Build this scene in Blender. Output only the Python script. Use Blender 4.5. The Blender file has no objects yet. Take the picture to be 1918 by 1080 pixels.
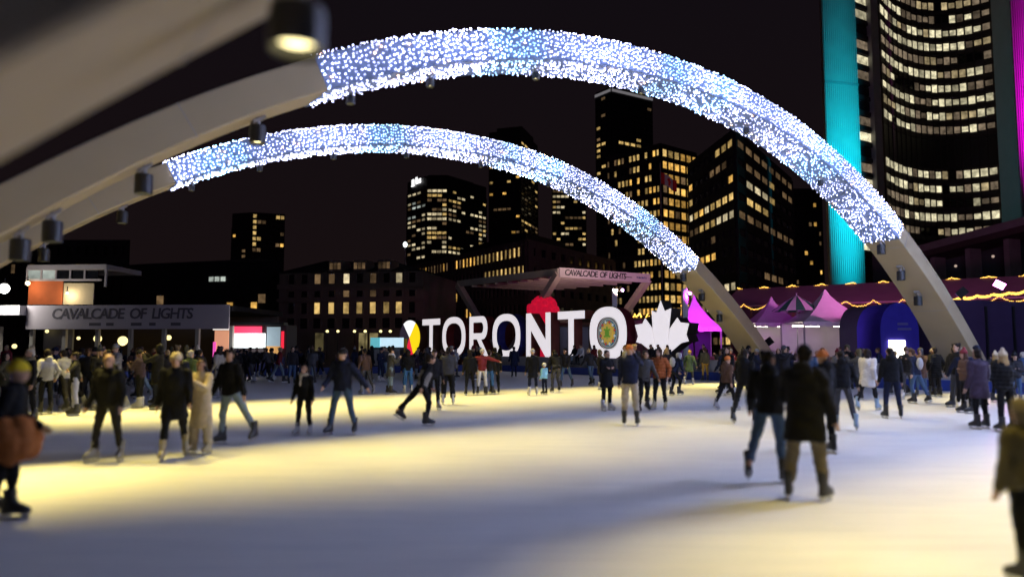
import bpy, bmesh, math, random
import numpy as np
from mathutils import Vector, Matrix
random.seed(7); RNG = np.random.default_rng(7)
sc = bpy.context.scene
COL = sc.collection
R = math.radians

# ------------------------------------------------------------------ camera
F, HC = 1385.0, 1.75                      # focal length in photo pixels, eye height
PITCH = math.atan(108 / F)
cam_d = bpy.data.cameras.new('camera'); cam = bpy.data.objects.new('camera', cam_d); COL.objects.link(cam)
cam.location = (0, 0, HC); cam.rotation_euler = (math.pi / 2 + PITCH, 0, 0)
cam_d.sensor_width = 36; cam_d.lens = 36 * F / 1918; cam_d.clip_end = 3000
cam_d.dof.use_dof = True; cam_d.dof.focus_distance = 46; cam_d.dof.aperture_fstop = 0.37
sc.camera = cam
# ------------------------------------------------------------------ world: city night sky
world = bpy.data.worlds.new('World'); sc.world = world; world.use_nodes = True
wn, wl = world.node_tree.nodes, world.node_tree.links
bg = wn['Background']
tc = wn.new('ShaderNodeTexCoord'); sx = wn.new('ShaderNodeSeparateXYZ'); rp = wn.new('ShaderNodeValToRGB')
wl.new(tc.outputs['Generated'], sx.inputs[0]); wl.new(sx.outputs['Z'], rp.inputs[0]); wl.new(rp.outputs[0], bg.inputs[0])
rp.color_ramp.elements[0].color = (0.0088, 0.0050, 0.0052, 1); rp.color_ramp.elements[1].color = (0.0046, 0.0036, 0.0060, 1)
rp.color_ramp.elements[1].position = 0.6
bg.inputs[1].default_value = 1.0
vs = sc.view_settings; vs.view_transform = 'Standard'; vs.look = 'None'; vs.exposure = 0; vs.gamma = 1; vs.use_curve_mapping = False
sc.cycles.use_light_tree = True; sc.cycles.max_bounces = 5; sc.cycles.diffuse_bounces = 2; sc.cycles.glossy_bounces = 2
sc.cycles.sample_clamp_indirect = 3; sc.cycles.use_denoising = True; sc.cycles.caustics_reflective = False; sc.cycles.caustics_refractive = False

# ------------------------------------------------------------------ pixel helpers (a pixel gives a direction only)
FWD = Vector((0, math.cos(PITCH), math.sin(PITCH))); UPV = Vector((0, -math.sin(PITCH), math.cos(PITCH)))
def ray(px, py): return FWD + Vector((1, 0, 0)) * ((px - 959) / F) + UPV * ((540 - py) / F)
def gnd(px, py, z=0.0):
    d = ray(px, py); return Vector((0, 0, HC)) + d * ((z - HC) / d.z)
def atY(px, py, Y):
    d = ray(px, py); return Vector((0, 0, HC)) + d * (Y / d.y)
def onplane(px, py, P, n):
    d = ray(px, py); o = Vector((0, 0, HC)); return o + d * ((P - o).dot(n) / d.dot(n))
E1 = Vector((0.607, -0.795, 0)).normalized()        # along the long edge of the rink
E2 = Vector((-E1.y, E1.x, 0))                       # across it, away from the camera
UP = Vector((0, 0, 1))

# ------------------------------------------------------------------ materials
MATS = {}
def mat(name, col, rough=.7, var=.15, scale=6, bump=0., metal=0., emit=None, strength=0., spec=None, sheen=0., sample=True):
    if name in MATS: return MATS[name]
    m = bpy.data.materials.new(name); m.use_nodes = True; MATS[name] = m
    N, L = m.node_tree.nodes, m.node_tree.links; b = N['Principled BSDF']
    b.inputs['Roughness'].default_value = rough; b.inputs['Metallic'].default_value = metal
    if spec is not None: b.inputs['Specular IOR Level'].default_value = spec
    if sheen: b.inputs['Sheen Weight'].default_value = sheen
    t = N.new('ShaderNodeTexCoord'); n = N.new('ShaderNodeTexNoise'); n.inputs['Scale'].default_value = scale; n.inputs['Detail'].default_value = 4
    L.new(t.outputs['Object'], n.inputs['Vector'])
    mx = N.new('ShaderNodeMix'); mx.data_type = 'RGBA'
    c = Vector(col[:3])
    mx.inputs[6].default_value = (*(c * (1 - var)), 1); mx.inputs[7].default_value = (*[min(1, v) for v in c * (1 + var)], 1)
    L.new(n.outputs['Fac'], mx.inputs[0]); L.new(mx.outputs[2], b.inputs['Base Color'])
    if bump:
        bp = N.new('ShaderNodeBump'); bp.inputs['Strength'].default_value = bump; bp.inputs['Distance'].default_value = .02
        L.new(n.outputs['Fac'], bp.inputs['Height']); L.new(bp.outputs[0], b.inputs['Normal'])
    if emit:
        b.inputs['Emission Color'].default_value = (*emit, 1); b.inputs['Emission Strength'].default_value = strength
    if not sample: m.cycles.emission_sampling = 'NONE'
    return m
def winmat(name, col, s):
    """lit window: uneven room light behind glass, a different level for each window"""
    if name in MATS: return MATS[name]
    m = bpy.data.materials.new(name); m.use_nodes = True; MATS[name] = m
    N, L = m.node_tree.nodes, m.node_tree.links; b = N['Principled BSDF']
    b.inputs['Base Color'].default_value = (.03, .03, .03, 1); b.inputs['Roughness'].default_value = .25
    oi = N.new('ShaderNodeObjectInfo'); t = N.new('ShaderNodeTexCoord'); n = N.new('ShaderNodeTexNoise')
    n.inputs['Scale'].default_value = .9; n.inputs['Detail'].default_value = 3
    ad = N.new('ShaderNodeVectorMath'); ad.operation = 'ADD'; L.new(t.outputs['Object'], ad.inputs[0])
    L.new(oi.outputs['Location'], ad.inputs[1]); L.new(ad.outputs[0], n.inputs['Vector'])
    mr = N.new('ShaderNodeMapRange'); mr.inputs[1].default_value = .3; mr.inputs[2].default_value = .7; mr.inputs[3].default_value = .35; mr.inputs[4].default_value = 1.25
    L.new(n.outputs['Fac'], mr.inputs[0])
    m2 = N.new('ShaderNodeMapRange'); m2.inputs[3].default_value = .3 * s; m2.inputs[4].default_value = 1.2 * s; L.new(oi.outputs['Random'], m2.inputs[0])
    mu = N.new('ShaderNodeMath'); mu.operation = 'MULTIPLY'; L.new(mr.outputs[0], mu.inputs[0]); L.new(m2.outputs[0], mu.inputs[1])
    b.inputs['Emission Color'].default_value = (*col, 1); L.new(mu.outputs[0], b.inputs['Emission Strength'])
    m.cycles.emission_sampling = 'NONE'
    return m
W_WARM = winmat('window_warm', (1, .66, .22), .8); W_AMBER = winmat('window_amber', (1, .55, .12), 1.15)
W_PALE = winmat('window_pale', (1, .83, .5), .85); W_COOL = winmat('window_cool', (.85, .95, .85), .6)
W_DIM = winmat('window_dim', (1, .62, .3), .16); W_HALL = winmat('window_hall', (1, .9, .58), .95); W_HALL2 = winmat('window_hall_warm', (1, .78, .42), .5); W_HALLDIM = winmat('window_hall_dim', (1, .75, .5), .22)
M_GLASS = mat('dark_glass', (.012, .013, .017), .12, .2, .3)
M_DARKWALL = mat('dark_cladding', (.05, .043, .042), .6, .3, .2)
M_BLACKWALL = mat('black_cladding', (.02, .019, .024), .5, .3, .2)
M_BROWN = mat('brown_brick_wall', (.12, .085, .07), .85, .3, .6, .3)
M_STONE = mat('pale_stone_wall', (.26, .2, .175), .85, .2, .4, .2)
M_ROOF = mat('dark_slate_roof', (.012, .011, .012), .8, .3, 1)
M_CONC = mat('concrete', (.40, .36, .315), .85, .22, .9, .25)
M_LEDGE = mat('ledge_concrete', (.3, .29, .28), .85, .25, 2, .3)
M_WHITE = mat('white_paint', (.75, .73, .74), .5, .06, 3)
M_BLACK = mat('black_metal', (.012, .012, .014), .45, .2, 5)
M_STEEL = mat('blade_steel', (.6, .62, .65), .3, .1, 30, metal=1)
M_GREYMETAL = mat('grey_metal', (.25, .24, .25), .5, .15, 3)
M_BLUE = mat('blue_rink_board', (.012, .035, .22), .45, .2, 3, .1)
M_NAVY = mat('navy_canvas', (.02, .022, .10), .8, .2, 3, .2)
M_DKPURPLE = mat('deep_purple_canvas', (.055, .03, .10), .8, .2, 1.5, .2)
M_TENT = mat('white_tent_canvas', (.62, .55, .62), .75, .1, 2, .2)
M_LAV = mat('lavender_banner', (.50, .44, .47), .7, .06, 1.2)
M_INK = mat('dark_grey_print', (.03, .028, .032), .8, .1, 3)

# ------------------------------------------------------------------ mesh collecting
class MB:
    def __init__(s): s.v = []; s.f = []; s.m = []
    def add(s, vs, fs, mi=0):
        o = len(s.v); s.v += [tuple(p) for p in vs]; s.f += [tuple(i + o for i in f) for f in fs]; s.m += [mi] * len(fs); return s
    def box(s, c, U, V, W, mi=0):
        """centre and three half-extent vectors"""
        c, U, V, W = Vector(c), Vector(U), Vector(V), Vector(W)
        p = [c + a * U + b * V + d * W for d in (-1, 1) for b in (-1, 1) for a in (-1, 1)]
        return s.add(p, [(0, 2, 3, 1), (4, 5, 7, 6), (0, 1, 5, 4), (2, 6, 7, 3), (0, 4, 6, 2), (1, 3, 7, 5)], mi)
    def abox(s, x0, y0, z0, x1, y1, z1, mi=0):
        return s.box(((x0 + x1) / 2, (y0 + y1) / 2, (z0 + z1) / 2), ((x1 - x0) / 2, 0, 0), (0, (y1 - y0) / 2, 0), (0, 0, (z1 - z0) / 2), mi)
    def rings(s, rings, mi=0, cap=True):
        n = len(rings[0]); o = len(s.v); vs = [p for r in rings for p in r]
        fs = [(i * n + j, i * n + (j + 1) % n, (i + 1) * n + (j + 1) % n, (i + 1) * n + j) for i in range(len(rings) - 1) for j in range(n)]
        if cap: fs += [tuple(range(n - 1, -1, -1)), tuple((len(rings) - 1) * n + j for j in range(n))]
        return s.add(vs, fs, mi)
    def tube(s, a, b, r0, r1=None, n=10, mi=0, caps=False):
        a, b = Vector(a), Vector(b); r1 = r0 if r1 is None else r1; d = (b - a)
        if d.length < 1e-6: d = Vector((0, 0, 1e-4)); b = a + d
        d = d.normalized(); x = d.orthogonal().normalized(); y = d.cross(x)
        ring = lambda c, r: [c + (x * math.cos(2 * math.pi * k / n) + y * math.sin(2 * math.pi * k / n)) * r for k in range(n)]
        if caps:
            rs = [ring(a - d * r0 * math.sin(t), max(r0 * math.cos(t), r0 * .05)) for t in (1.5, 1.0, .5)] + [ring(a, r0), ring(b, r1)] + [ring(b + d * r1 * math.sin(t), max(r1 * math.cos(t), r1 * .05)) for t in (.5, 1.0, 1.5)]
        else: rs = [ring(a, r0), ring(b, r1)]
        return s.rings(rs, mi)
    def ell(s, c, rx, ry, rz, rot=None, n=14, k=8, mi=0):
        c = Vector(c); rs = []
        for i in range(k + 1):
            t = -math.pi / 2 + math.pi * min(max(i / k, .02), .98)
            r = []
            for j in range(n):
                p = Vector((rx * math.cos(t) * math.cos(2 * math.pi * j / n), ry * math.cos(t) * math.sin(2 * math.pi * j / n), rz * math.sin(t)))
                r.append(c + (rot @ p if rot else p))
            rs.append(r)
        return s.rings(rs, mi)
    def prism(s, pts, d, mi=0):
        """polygon points (3D) pushed along d"""
        n = len(pts); d = Vector(d); P = [Vector(p) for p in pts]
        fs = [tuple(range(n - 1, -1, -1)), tuple(range(n, 2 * n))] + [(j, (j + 1) % n, (j + 1) % n + n, j + n) for j in range(n)]
        return s.add(P + [p + d for p in P], fs, mi)
    def mesh(s, name, off=(0, 0, 0)):
        me = bpy.data.meshes.new(name); ox, oy, oz = off
        me.from_pydata([(x - ox, y - oy, z - oz) for x, y, z in s.v], [], s.f)
        if any(s.m): me.polygons.foreach_set('material_index', s.m)
        bm = bmesh.new(); bm.from_mesh(me); bmesh.ops.recalc_face_normals(bm, faces=bm.faces); bm.to_mesh(me); bm.free()
        return me
def link(name, data, parent=None):
    o = bpy.data.objects.new(name, data); COL.objects.link(o)
    if parent: o.parent = parent
    return o
def tag(o, label=None, cat=None, group=None, kind=None):
    if label: o['label'] = label
    if cat: o['category'] = cat
    if group: o['group'] = group
    if kind: o['kind'] = kind
    return o
def thing(name, loc, label, cat, group=None, rz=0):
    o = link(name, None); o.location = loc; o.rotation_euler.z = rz; o.empty_display_size = .2
    return tag(o, label, cat, group)
def root_of(o):
    while o.parent: o = o.parent
    return o
def part(name, mb, mats, parent, smooth=False, kind=None, label=None):
    """a mesh in world coordinates, hung under an unrotated root"""
    me = mb.mesh(name, root_of(parent).location if parent else (0, 0, 0))
    for m in (mats if isinstance(mats, (list, tuple)) else [mats]): me.materials.append(m)
    if smooth: me.polygons.foreach_set('use_smooth', [True] * len(me.polygons))
    o = link(name, me, parent)
    return tag(o, label=label, kind=kind)
def solo(name, mb, mats, label, cat, group=None, kind=None, smooth=False):
    o = part(name, mb, mats, None, smooth); return tag(o, label, cat, group, kind)
def structure(name, mb, m):
    o = part(name, mb, m, None); o['kind'] = 'structure'; return o
def text(name, body, loc, xdir, zdir, size, m, parent, shear=0, spacing=1.0, ext=.01, bold=.02):
    c = bpy.data.curves.new(name, 'FONT'); c.body = body; c.size = size; c.align_x = 'CENTER'; c.align_y = 'CENTER'; c.shear = shear
    c.space_character = spacing; c.extrude = ext; c.offset = size * bold; c.materials.append(m); c.resolution_u = 3
    o = link(name, c, parent); x = Vector(xdir).normalized(); z = Vector(zdir).normalized(); n = x.cross(z)
    M = Matrix((x, z, n)).transposed().to_4x4(); M.translation = Vector(loc) - (root_of(parent).location if parent else Vector())
    o.matrix_local = M
    return o
def lamp_light(name, kind, loc, aim, power, col, parent, spot=R(60), blend=.8, size=.2):
    l = bpy.data.lights.new(name, kind); l.energy = power; l.color = col; l.shadow_soft_size = size
    if kind == 'SPOT': l.spot_size = spot; l.spot_blend = blend
    o = link(name, l, parent); q = (Vector(aim) - Vector(loc)).to_track_quat('-Z', 'Y').to_matrix().to_4x4()
    q.translation = Vector(loc) - (root_of(parent).location if parent else Vector()); o.matrix_local = q
    return o

# ================================================================== GROUND, ICE
C0 = Vector((4.1, 46.0, 0))                                # point on the far long edge of the rink
CORNER = Vector((-1.7, 53.6, 0)); 
mb = MB(); mb.abox(-900, -300, -.5, 900, 1500, -.03); structure('plaza_ground', mb, mat('plaza_paving', (.10, .09, .09), .8, .3, .8, .2))
ice = bpy.data.materials.new('rink_ice'); ice.use_nodes = True
N, L = ice.node_tree.nodes, ice.node_tree.links; b = N['Principled BSDF']
t = N.new('ShaderNodeTexCoord')
def noise(scale, detail, vec=None, rough=.6):
    n = N.new('ShaderNodeTexNoise'); n.inputs['Scale'].default_value = scale; n.inputs['Detail'].default_value = detail; n.inputs['Roughness'].default_value = rough
    L.new(vec if vec else t.outputs['Object'], n.inputs['Vector']); return n
mp = N.new('ShaderNodeMapping'); mp.inputs['Rotation'].default_value = (0, 0, R(-20)); mp.inputs['Scale'].default_value = (.25, 6, 1); L.new(t.outputs['Object'], mp.inputs[0])
mp2 = N.new('ShaderNodeMapping'); mp2.inputs['Rotation'].default_value = (0, 0, R(32)); mp2.inputs['Scale'].default_value = (.3, 9, 1); L.new(t.outputs['Object'], mp2.inputs[0])
n1 = noise(.5, 5); n2 = noise(1.5, 6, mp.outputs[0], .7); n3 = noise(1.6, 6, mp2.outputs[0], .7)
av = N.new('ShaderNodeMath'); av.operation = 'MINIMUM'; L.new(n2.outputs['Fac'], av.inputs[0]); L.new(n3.outputs['Fac'], av.inputs[1])
rmp = N.new('ShaderNodeValToRGB'); rmp.color_ramp.elements[0].position = .3; rmp.color_ramp.elements[0].color = (.60, .62, .68, 1)
rmp.color_ramp.elements[1].position = .52; rmp.color_ramp.elements[1].color = (.80, .80, .81, 1); L.new(av.outputs[0], rmp.inputs[0])
mxi = N.new('ShaderNodeMix'); mxi.data_type = 'RGBA'; mxi.blend_type = 'MULTIPLY'; mxi.inputs[0].default_value = .1
L.new(rmp.outputs[0], mxi.inputs[6]); L.new(n1.outputs['Fac'], mxi.inputs[7]); L.new(mxi.outputs[2], b.inputs['Base Color'])
mrr = N.new('ShaderNodeMapRange'); mrr.inputs[3].default_value = .42; mrr.inputs[4].default_value = .7; L.new(n1.outputs['Fac'], mrr.inputs[0]); L.new(mrr.outputs[0], b.inputs['Roughness'])
b.inputs['Specular IOR Level'].default_value = .3
bpn = N.new('ShaderNodeBump'); bpn.inputs['Strength'].default_value = .25; bpn.inputs['Distance'].default_value = .01; L.new(av.outputs[0], bpn.inputs['Height']); L.new(bpn.outputs[0], b.inputs['Normal'])
mb = MB()
far_r = C0 + E1 * 70; far_l = CORNER
mb.prism([far_l, far_r, far_r - E2 * 60, far_l - E2 * 70], (0, 0, -.02))
structure('ice_rink', mb, ice)

# rim of the rink: blue boards and a concrete ledge behind them, built panel by panel
def rim(A, d, count, plen, nrm, ledge_z, label_b, label_l):
    tb = thing('rink_barrier', A, label_b, 'barrier'); tl = thing('concrete_ledge', A + nrm * 1.2, label_l, 'ledge')
    for i in range(count):
        m = MB(); m.box(A + d * (plen * (i + .5)) + nrm * .06 + UP * .21, d * (plen / 2 - .01), nrm * .05, UP * .22); part('board', m, M_BLUE, tb)
        if ledge_z:
            m = MB(); m.box(A + d * (plen * (i + .5)) + nrm * .95 + UP * (ledge_z / 2), d * (plen / 2 - .012), nrm * .55, UP * (ledge_z / 2 - .002)); part('ledge_block', m, M_LEDGE, tl)
    if not ledge_z: bpy.data.objects.remove(tl)
rim(CORNER, E1, 18, 2.4, E2, 1.02, 'low royal blue boards along the rink edge below the big letters', 'grey concrete ledge behind the blue boards that carries the big letters')
rim(CORNER - E2 * 50, E2, 20, 2.5, -E1, 0, 'low dark blue boards along the rink end before the ticket pavilion', '')

# ================================================================== ARCHES
ARCH_DIR = Vector((math.cos(R(215.65)), math.sin(R(215.65)), 0)); ARCH_N = Vector((ARCH_DIR.y, -ARCH_DIR.x, 0))
SPAN, RISE, PEXP, AZ0 = 35.99, 8.53, 2.15, .35
FEET = {'near': Vector((25.6, 22.16, 0)), 'middle': Vector((18.62, 30.4, 0)), 'far': Vector((12.81, 37.83, 0))}
for k in FEET:
    if ARCH_N.dot(FEET[k]) > 0: ARCH_N = -ARCH_N; break       # towards the camera side
def arch_frame(foot, u):
    c = abs(2 * u - 1); z = RISE * (1 - c ** PEXP); s = u * SPAN
    e = 1e-3; z2 = RISE * (1 - abs(2 * (u + e) - 1) ** PEXP); T = (ARCH_DIR * (SPAN * e) + UP * (z2 - z)).normalized()
    Nn = ARCH_N.cross(T); Nn = Nn if Nn.z > 0 or (abs(Nn.z) < .05) else -Nn
    if Nn.z < 0: Nn = -Nn
    h = .63; w = 1.14 + (1.47 - 1.14) * c * c
    return foot + ARCH_DIR * s + UP * (z + AZ0), T, Nn, h, w
M_ARCH = mat('arch_concrete', (.47, .385, .25), .8, .12, .7, .2)
def make_arch(which, label):
    foot = FEET[which]; t_ = thing('concrete_arch', foot, label, 'arch', 'concrete arches over the rink')
    m = MB(); rs = []
    for i in range(97):
        P, T, Nn, h, w = arch_frame(foot, i / 96); a, c = ARCH_N * (w / 2), Nn * h; ch = .03
        q = [P + a * .97, P + a + Nn * ch, P + a + c - Nn * ch, P + a * .97 + c, P - a * .97 + c, P - a + c - Nn * ch, P - a + Nn * ch, P - a * .97]
        rs.append(q)
    m.rings(rs); part('rib', m, M_ARCH, t_)
    for u in (.012, .988):
        P, T, Nn, h, w = arch_frame(foot, u); m = MB()
        m.box(Vector((P.x, P.y, .15)), ARCH_DIR * .55, ARCH_N * (w / 2 + .3), UP * .3); part('footing', m, M_LEDGE, t_)
    for k in range(1, 12):            # casting joints: shallow raised collars
        P, T, Nn, h, w = arch_frame(foot, k / 12); m = MB()
        m.box(P + Nn * (h / 2), T * .012, ARCH_N * (w / 2 + .004), Nn * (h / 2 + .004)); part('joint', m, M_CONC, t_)
make_arch('near', 'plain concrete arch closest to the open ice, carrying one large round spotlight')
make_arch('middle', 'concrete arch with lit middle standing between the two other arches')
make_arch('far', 'concrete arch with lit middle standing right beside the big letters')

# bulb nets wrapped round the middle of the arches
bulb = bpy.data.materials.new('string_bulbs'); bulb.use_nodes = True
N, L = bulb.node_tree.nodes, bulb.node_tree.links; b = N['Principled BSDF']; b.inputs['Base Color'].default_value = (.5, .5, .5, 1)
a_ = N.new('ShaderNodeAttribute'); a_.attribute_name = 'bulb_colour'; L.new(a_.outputs['Color'], b.inputs['Emission Color']); b.inputs['Emission Strength'].default_value = 95.0
def bulbs(which, u0, u1, ds, dr, rad, label, seed, gain=1.0, thin=0.0):
    rg = np.random.default_rng(seed); foot = FEET[which]
    V = []; Cc = []; n = int((u1 - u0) * SPAN * 1.12 / ds)
    octv = np.array([(1, 0, 0), (-1, 0, 0), (0, 1, 0), (0, -1, 0), (0, 0, 1), (0, 0, -1)], float) * rad
    for i in range(n):
        u = u0 + (u1 - u0) * (i + .5) / n
        P, T, Nn, h, w = arch_frame(foot, u)
        per = [(0, w), (w, h), (w + h, w), (2 * w + h, h)]; tot = 2 * (w + h); off = rg.uniform(0, dr)
        ph = math.sin(u * 37 + seed) + .7 * math.sin(u * 91 + 2 * seed)
        fm = min(max((ph - .1) / .9, 0), 1); base = np.array([.60, .62, 1.0]) * (1 - fm) + np.array([.36, .62, 1.0]) * fm
        bright = .75 + .35 * math.sin(u * 53 + seed)
        k = off
        while k < tot:
            kk = k + rg.normal(0, dr * .18); k += dr * rg.uniform(.8, 1.25)
            kk %= tot
            if kk < w and rg.random() < thin: continue
            lift = rg.uniform(.03, .07); du = T * rg.normal(0, ds * .22)
            if kk < w: p = P + ARCH_N * (w / 2 - kk) - Nn * lift
            elif kk < w + h: p = P - ARCH_N * (w / 2 + lift) + Nn * (kk - w)
            elif kk < 2 * w + h: p = P + Nn * (h + lift) + ARCH_N * (kk - w - h - w / 2)
            else: p = P + ARCH_N * (w / 2 + lift) + Nn * (h - (kk - 2 * w - h))
            V.append(np.array(p + du)); q = rg.random()
            c = base * bright * (rg.uniform(.4, 1.6)) * gain; 
            if q < .02: c = np.array([1, .55, .3]) * .6
            Cc.append(c)
    V = np.array(V); Cc = np.array(Cc); nb = len(V)
    verts = (V[:, None, :] + octv[None]).reshape(-1, 3)
    fb = np.array([(0, 2, 4), (2, 1, 4), (1, 3, 4), (3, 0, 4), (2, 0, 5), (1, 2, 5), (3, 1, 5), (0, 3, 5)])
    faces = (fb[None] + (np.arange(nb) * 6)[:, None, None]).reshape(-1, 3)
    me = bpy.data.meshes.new('bulb_net'); me.from_pydata(verts.tolist(), [], faces.tolist())
    at = me.attributes.new('bulb_colour', 'FLOAT_COLOR', 'POINT'); cc = np.ones((nb, 6, 4)); cc[:, :, :3] = Cc[:, None, :]; at.data.foreach_set('color', cc.reshape(-1).astype(np.float32))
    me.materials.append(bulb); o = link('bulb_net', me); tag(o, label, 'string lights', 'bulb nets on the arches', 'stuff')
def in_frame(q, pad=25):
    q = q - Vector((0, 0, HC)); d = q.dot(FWD)
    if d < .1: return False
    x, y = 959 + F * q.x / d, 540 - F * q.dot(UPV) / d
    return -pad < x < 1918 + pad and -pad < y < 1080
def find_u(foot, px, lo, hi):
    best = None
    for i in range(400):
        u = lo + (hi - lo) * i / 399; P, T, Nn, h, w = arch_frame(FEET[foot], u); q = P + Nn * h / 2 - Vector((0, 0, HC))
        d = q.dot(FWD)
        if d <= .2: continue
        x = 959 + F * q.x / d
        if best is None or abs(x - px) < best[0]: best = (abs(x - px), u)
    return best[1]
U_MID = (find_u('middle', 1655, 0, .6), find_u('middle', 580, .3, .95)); U_FAR = (find_u('far', 1285, 0, .6), find_u('far', 312, .3, .95))
bulbs('middle', *U_MID, .1, .095, .0115, 'net of pale blue bulbs wrapped round the middle arch', 3, .42, .45)
bulbs('far', *U_FAR, .105, .1, .0135, 'net of white bulbs wrapped round the far arch near the big letters', 5, .42, .5)
U_NET = [u for u in np.arange(.1, .64, .01) if not in_frame(arch_frame(FEET['near'], u)[0] - UP * .1, 60)]
bulbs('near', min(U_NET), max(U_NET), .065, .065, .017, 'unseen net of overbright blue-white bulbs wrapped round the crown of the plain near arch', 9, 1.75)  # out of view; denser and brighter than the others, as violet fill on the ice

M_NETGLOW = mat('blue_net_glow', (.19, .26, .44), .9, .3, 8)  # added wrap; its blue paints in the glow between the bulbs
def backing(which, u0, u1, label):
    foot = FEET[which]; m = MB(); rs = []
    for i in range(61):
        P, T, Nn, h, w = arch_frame(foot, u0 + (u1 - u0) * i / 60); a, e = ARCH_N * (w / 2 + .014), .014
        rs.append([P + a - Nn * e, P + a + Nn * (h + e), P - a + Nn * (h + e), P - a - Nn * e])
    m.rings(rs, cap=False); o = part('net_glow_wrap', m, M_NETGLOW, None); tag(o, label, 'net', 'blue glow wraps added under the bulbs')
backing('middle', *U_MID, 'added pale blue wrap tinted like the glow of the bulbs on the middle arch'); backing('far', *U_FAR, 'added pale blue wrap tinted like the glow of the white bulbs on the far arch'); backing('near', min(U_NET), max(U_NET), 'unseen pale blue glow wrap added over the crown of the near arch')
# spotlights hung below the arches, each lighting the ice beside its arch
M_LENS = mat('warm_lens', (.8, .75, .5), .3, .1, 20, emit=(1, .86, .42), strength=4.5, sample=False)
LAMP_COL = (1.0, .78, .20)
def arch_lamp(which, u, scale=1.0, power=900, label=None, off=0., light=True, cone=44):
    P, T, Nn, h, w = arch_frame(FEET[which], u); lean = abs(Nn.z)
    drop = -UP; top = P - Nn * .02
    Lg, r = (.58 * scale, .21 * scale) if scale < 1 else (.45, .2 * scale)
    if label.startswith('large'): Lg, r = .26, .122
    c0 = top - Nn * .05; c1 = c0 + drop * Lg
    if lean < .75: c1 = c0 + (drop * .75 - Nn * .66).normalized() * Lg * .6
    t_ = thing('spotlight', c0, label, 'spotlight', 'round spotlights hung under the arches')
    m = MB(); ax = (c1 - c0).normalized(); x = ax.orthogonal().normalized(); y = ax.cross(x)
    ring = lambda c, rr: [c + (x * math.cos(2 * math.pi * k / 24) + y * math.sin(2 * math.pi * k / 24)) * rr for k in range(24)]
    m.rings([ring(c0 + ax * .06, r * .5), ring(c0 + ax * .08, r * .96), ring(c0 + ax * .12, r), ring(c1, r), ring(c1 + ax * .012, r * .97), ring(c1, r * .88), ring(c1 - ax * .06, r * .84)], cap=False)
    part('housing', m, M_BLACK, t_, smooth=False)
    m = MB(); m.tube(c0 - ax * .08, c0 + ax * .09, r * .3, n=12); m.box(c0 - ax * .03, T * r * .9, ARCH_N * r * .7, ax * .03); part('bracket', m, M_GREYMETAL, t_)
    m = MB(); m.rings([ring(c1 - ax * .05, r * .83), ring(c1 - ax * .03, r * .5), ring(c1 - ax * .025, r * .05)]); part('lens', m, M_LENS, t_, smooth=True)
    if light:
        tgt = Vector((P.x, P.y, 0)) + ARCH_N * (off * (.5 + .5 * P.z / 7))
        l0 = c1 + ax * .03
        lamp_light('spot_beam', 'SPOT', l0, tgt, power * (P.z / 7) ** 1.1, LAMP_COL, t_, spot=R(cone), blend=1, size=.12)
U_BIG = find_u('near', 462, .4, .95)
U_NEAR = [u for u in np.arange(.3, .95, .05) if not in_frame(arch_frame(FEET['near'], u)[0] - UP * .9, 90)]
spots = {'near': [(U_BIG,)] + [(u,) for u in U_NEAR], 'middle': [], 'far': []}
for w_, xs in (('middle', [(8, .3, .98), (245, .3, .98), (463, .3, .98), (645, .3, .9), (798, .3, .8), (1000, .2, .7), (1200, .1, .6), (1400, .05, .5), (1540, 0, .4), (1655, 0, .35), (1692, 0, .3), (1724, 0, .3)]),
               ('far', [(68, .3, .98), (215, .3, .98), (350, .3, .95), (480, .3, .9), (620, .3, .9), (760, .2, .8), (900, .1, .7), (1030, .1, .6), (1150, .05, .5), (1285, 0, .4), (1320, 0, .35), (1353, 0, .35)])):
    spots[w_] = [(find_u(w_, *x),) for x in xs]
spots['middle'] += [(.89,), (.925,)]  # extra spotlights added to brighten the left side of the ice
LB = {'near': 'black round spotlight under the plain near arch', 'middle': 'black round spotlight under the middle lit arch', 'far': 'small black spotlight under the far lit arch'}
for w_ in ('near', 'middle', 'far'):
    u0, u1 = {'near': (0, 0), 'middle': U_MID, 'far': U_FAR}[w_]
    for i, (u,) in enumerate(spots[w_]):
        inside = u0 + .01 < u < u1 - .005
        lb = LB[w_] if w_ == 'near' else LB[w_] + (' among the bulbs' if inside else ' on its bare leg by the market' if u < .3 else ' on its bare stretch by the ticket pavilion')
        if w_ == 'near' and i == 0: lb = 'large looking black spotlight with glowing lens under the plain near arch'
        arch_lamp(w_, u, .42 if inside else .70, {'near': 980, 'middle': 1400, 'far': 2200}[w_], lb, off={'near': 0, 'middle': 2.9, 'far': 2.2}[w_], light=.1 < u < .96, cone={'near': 52, 'middle': 54, 'far': 66}[w_])

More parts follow.
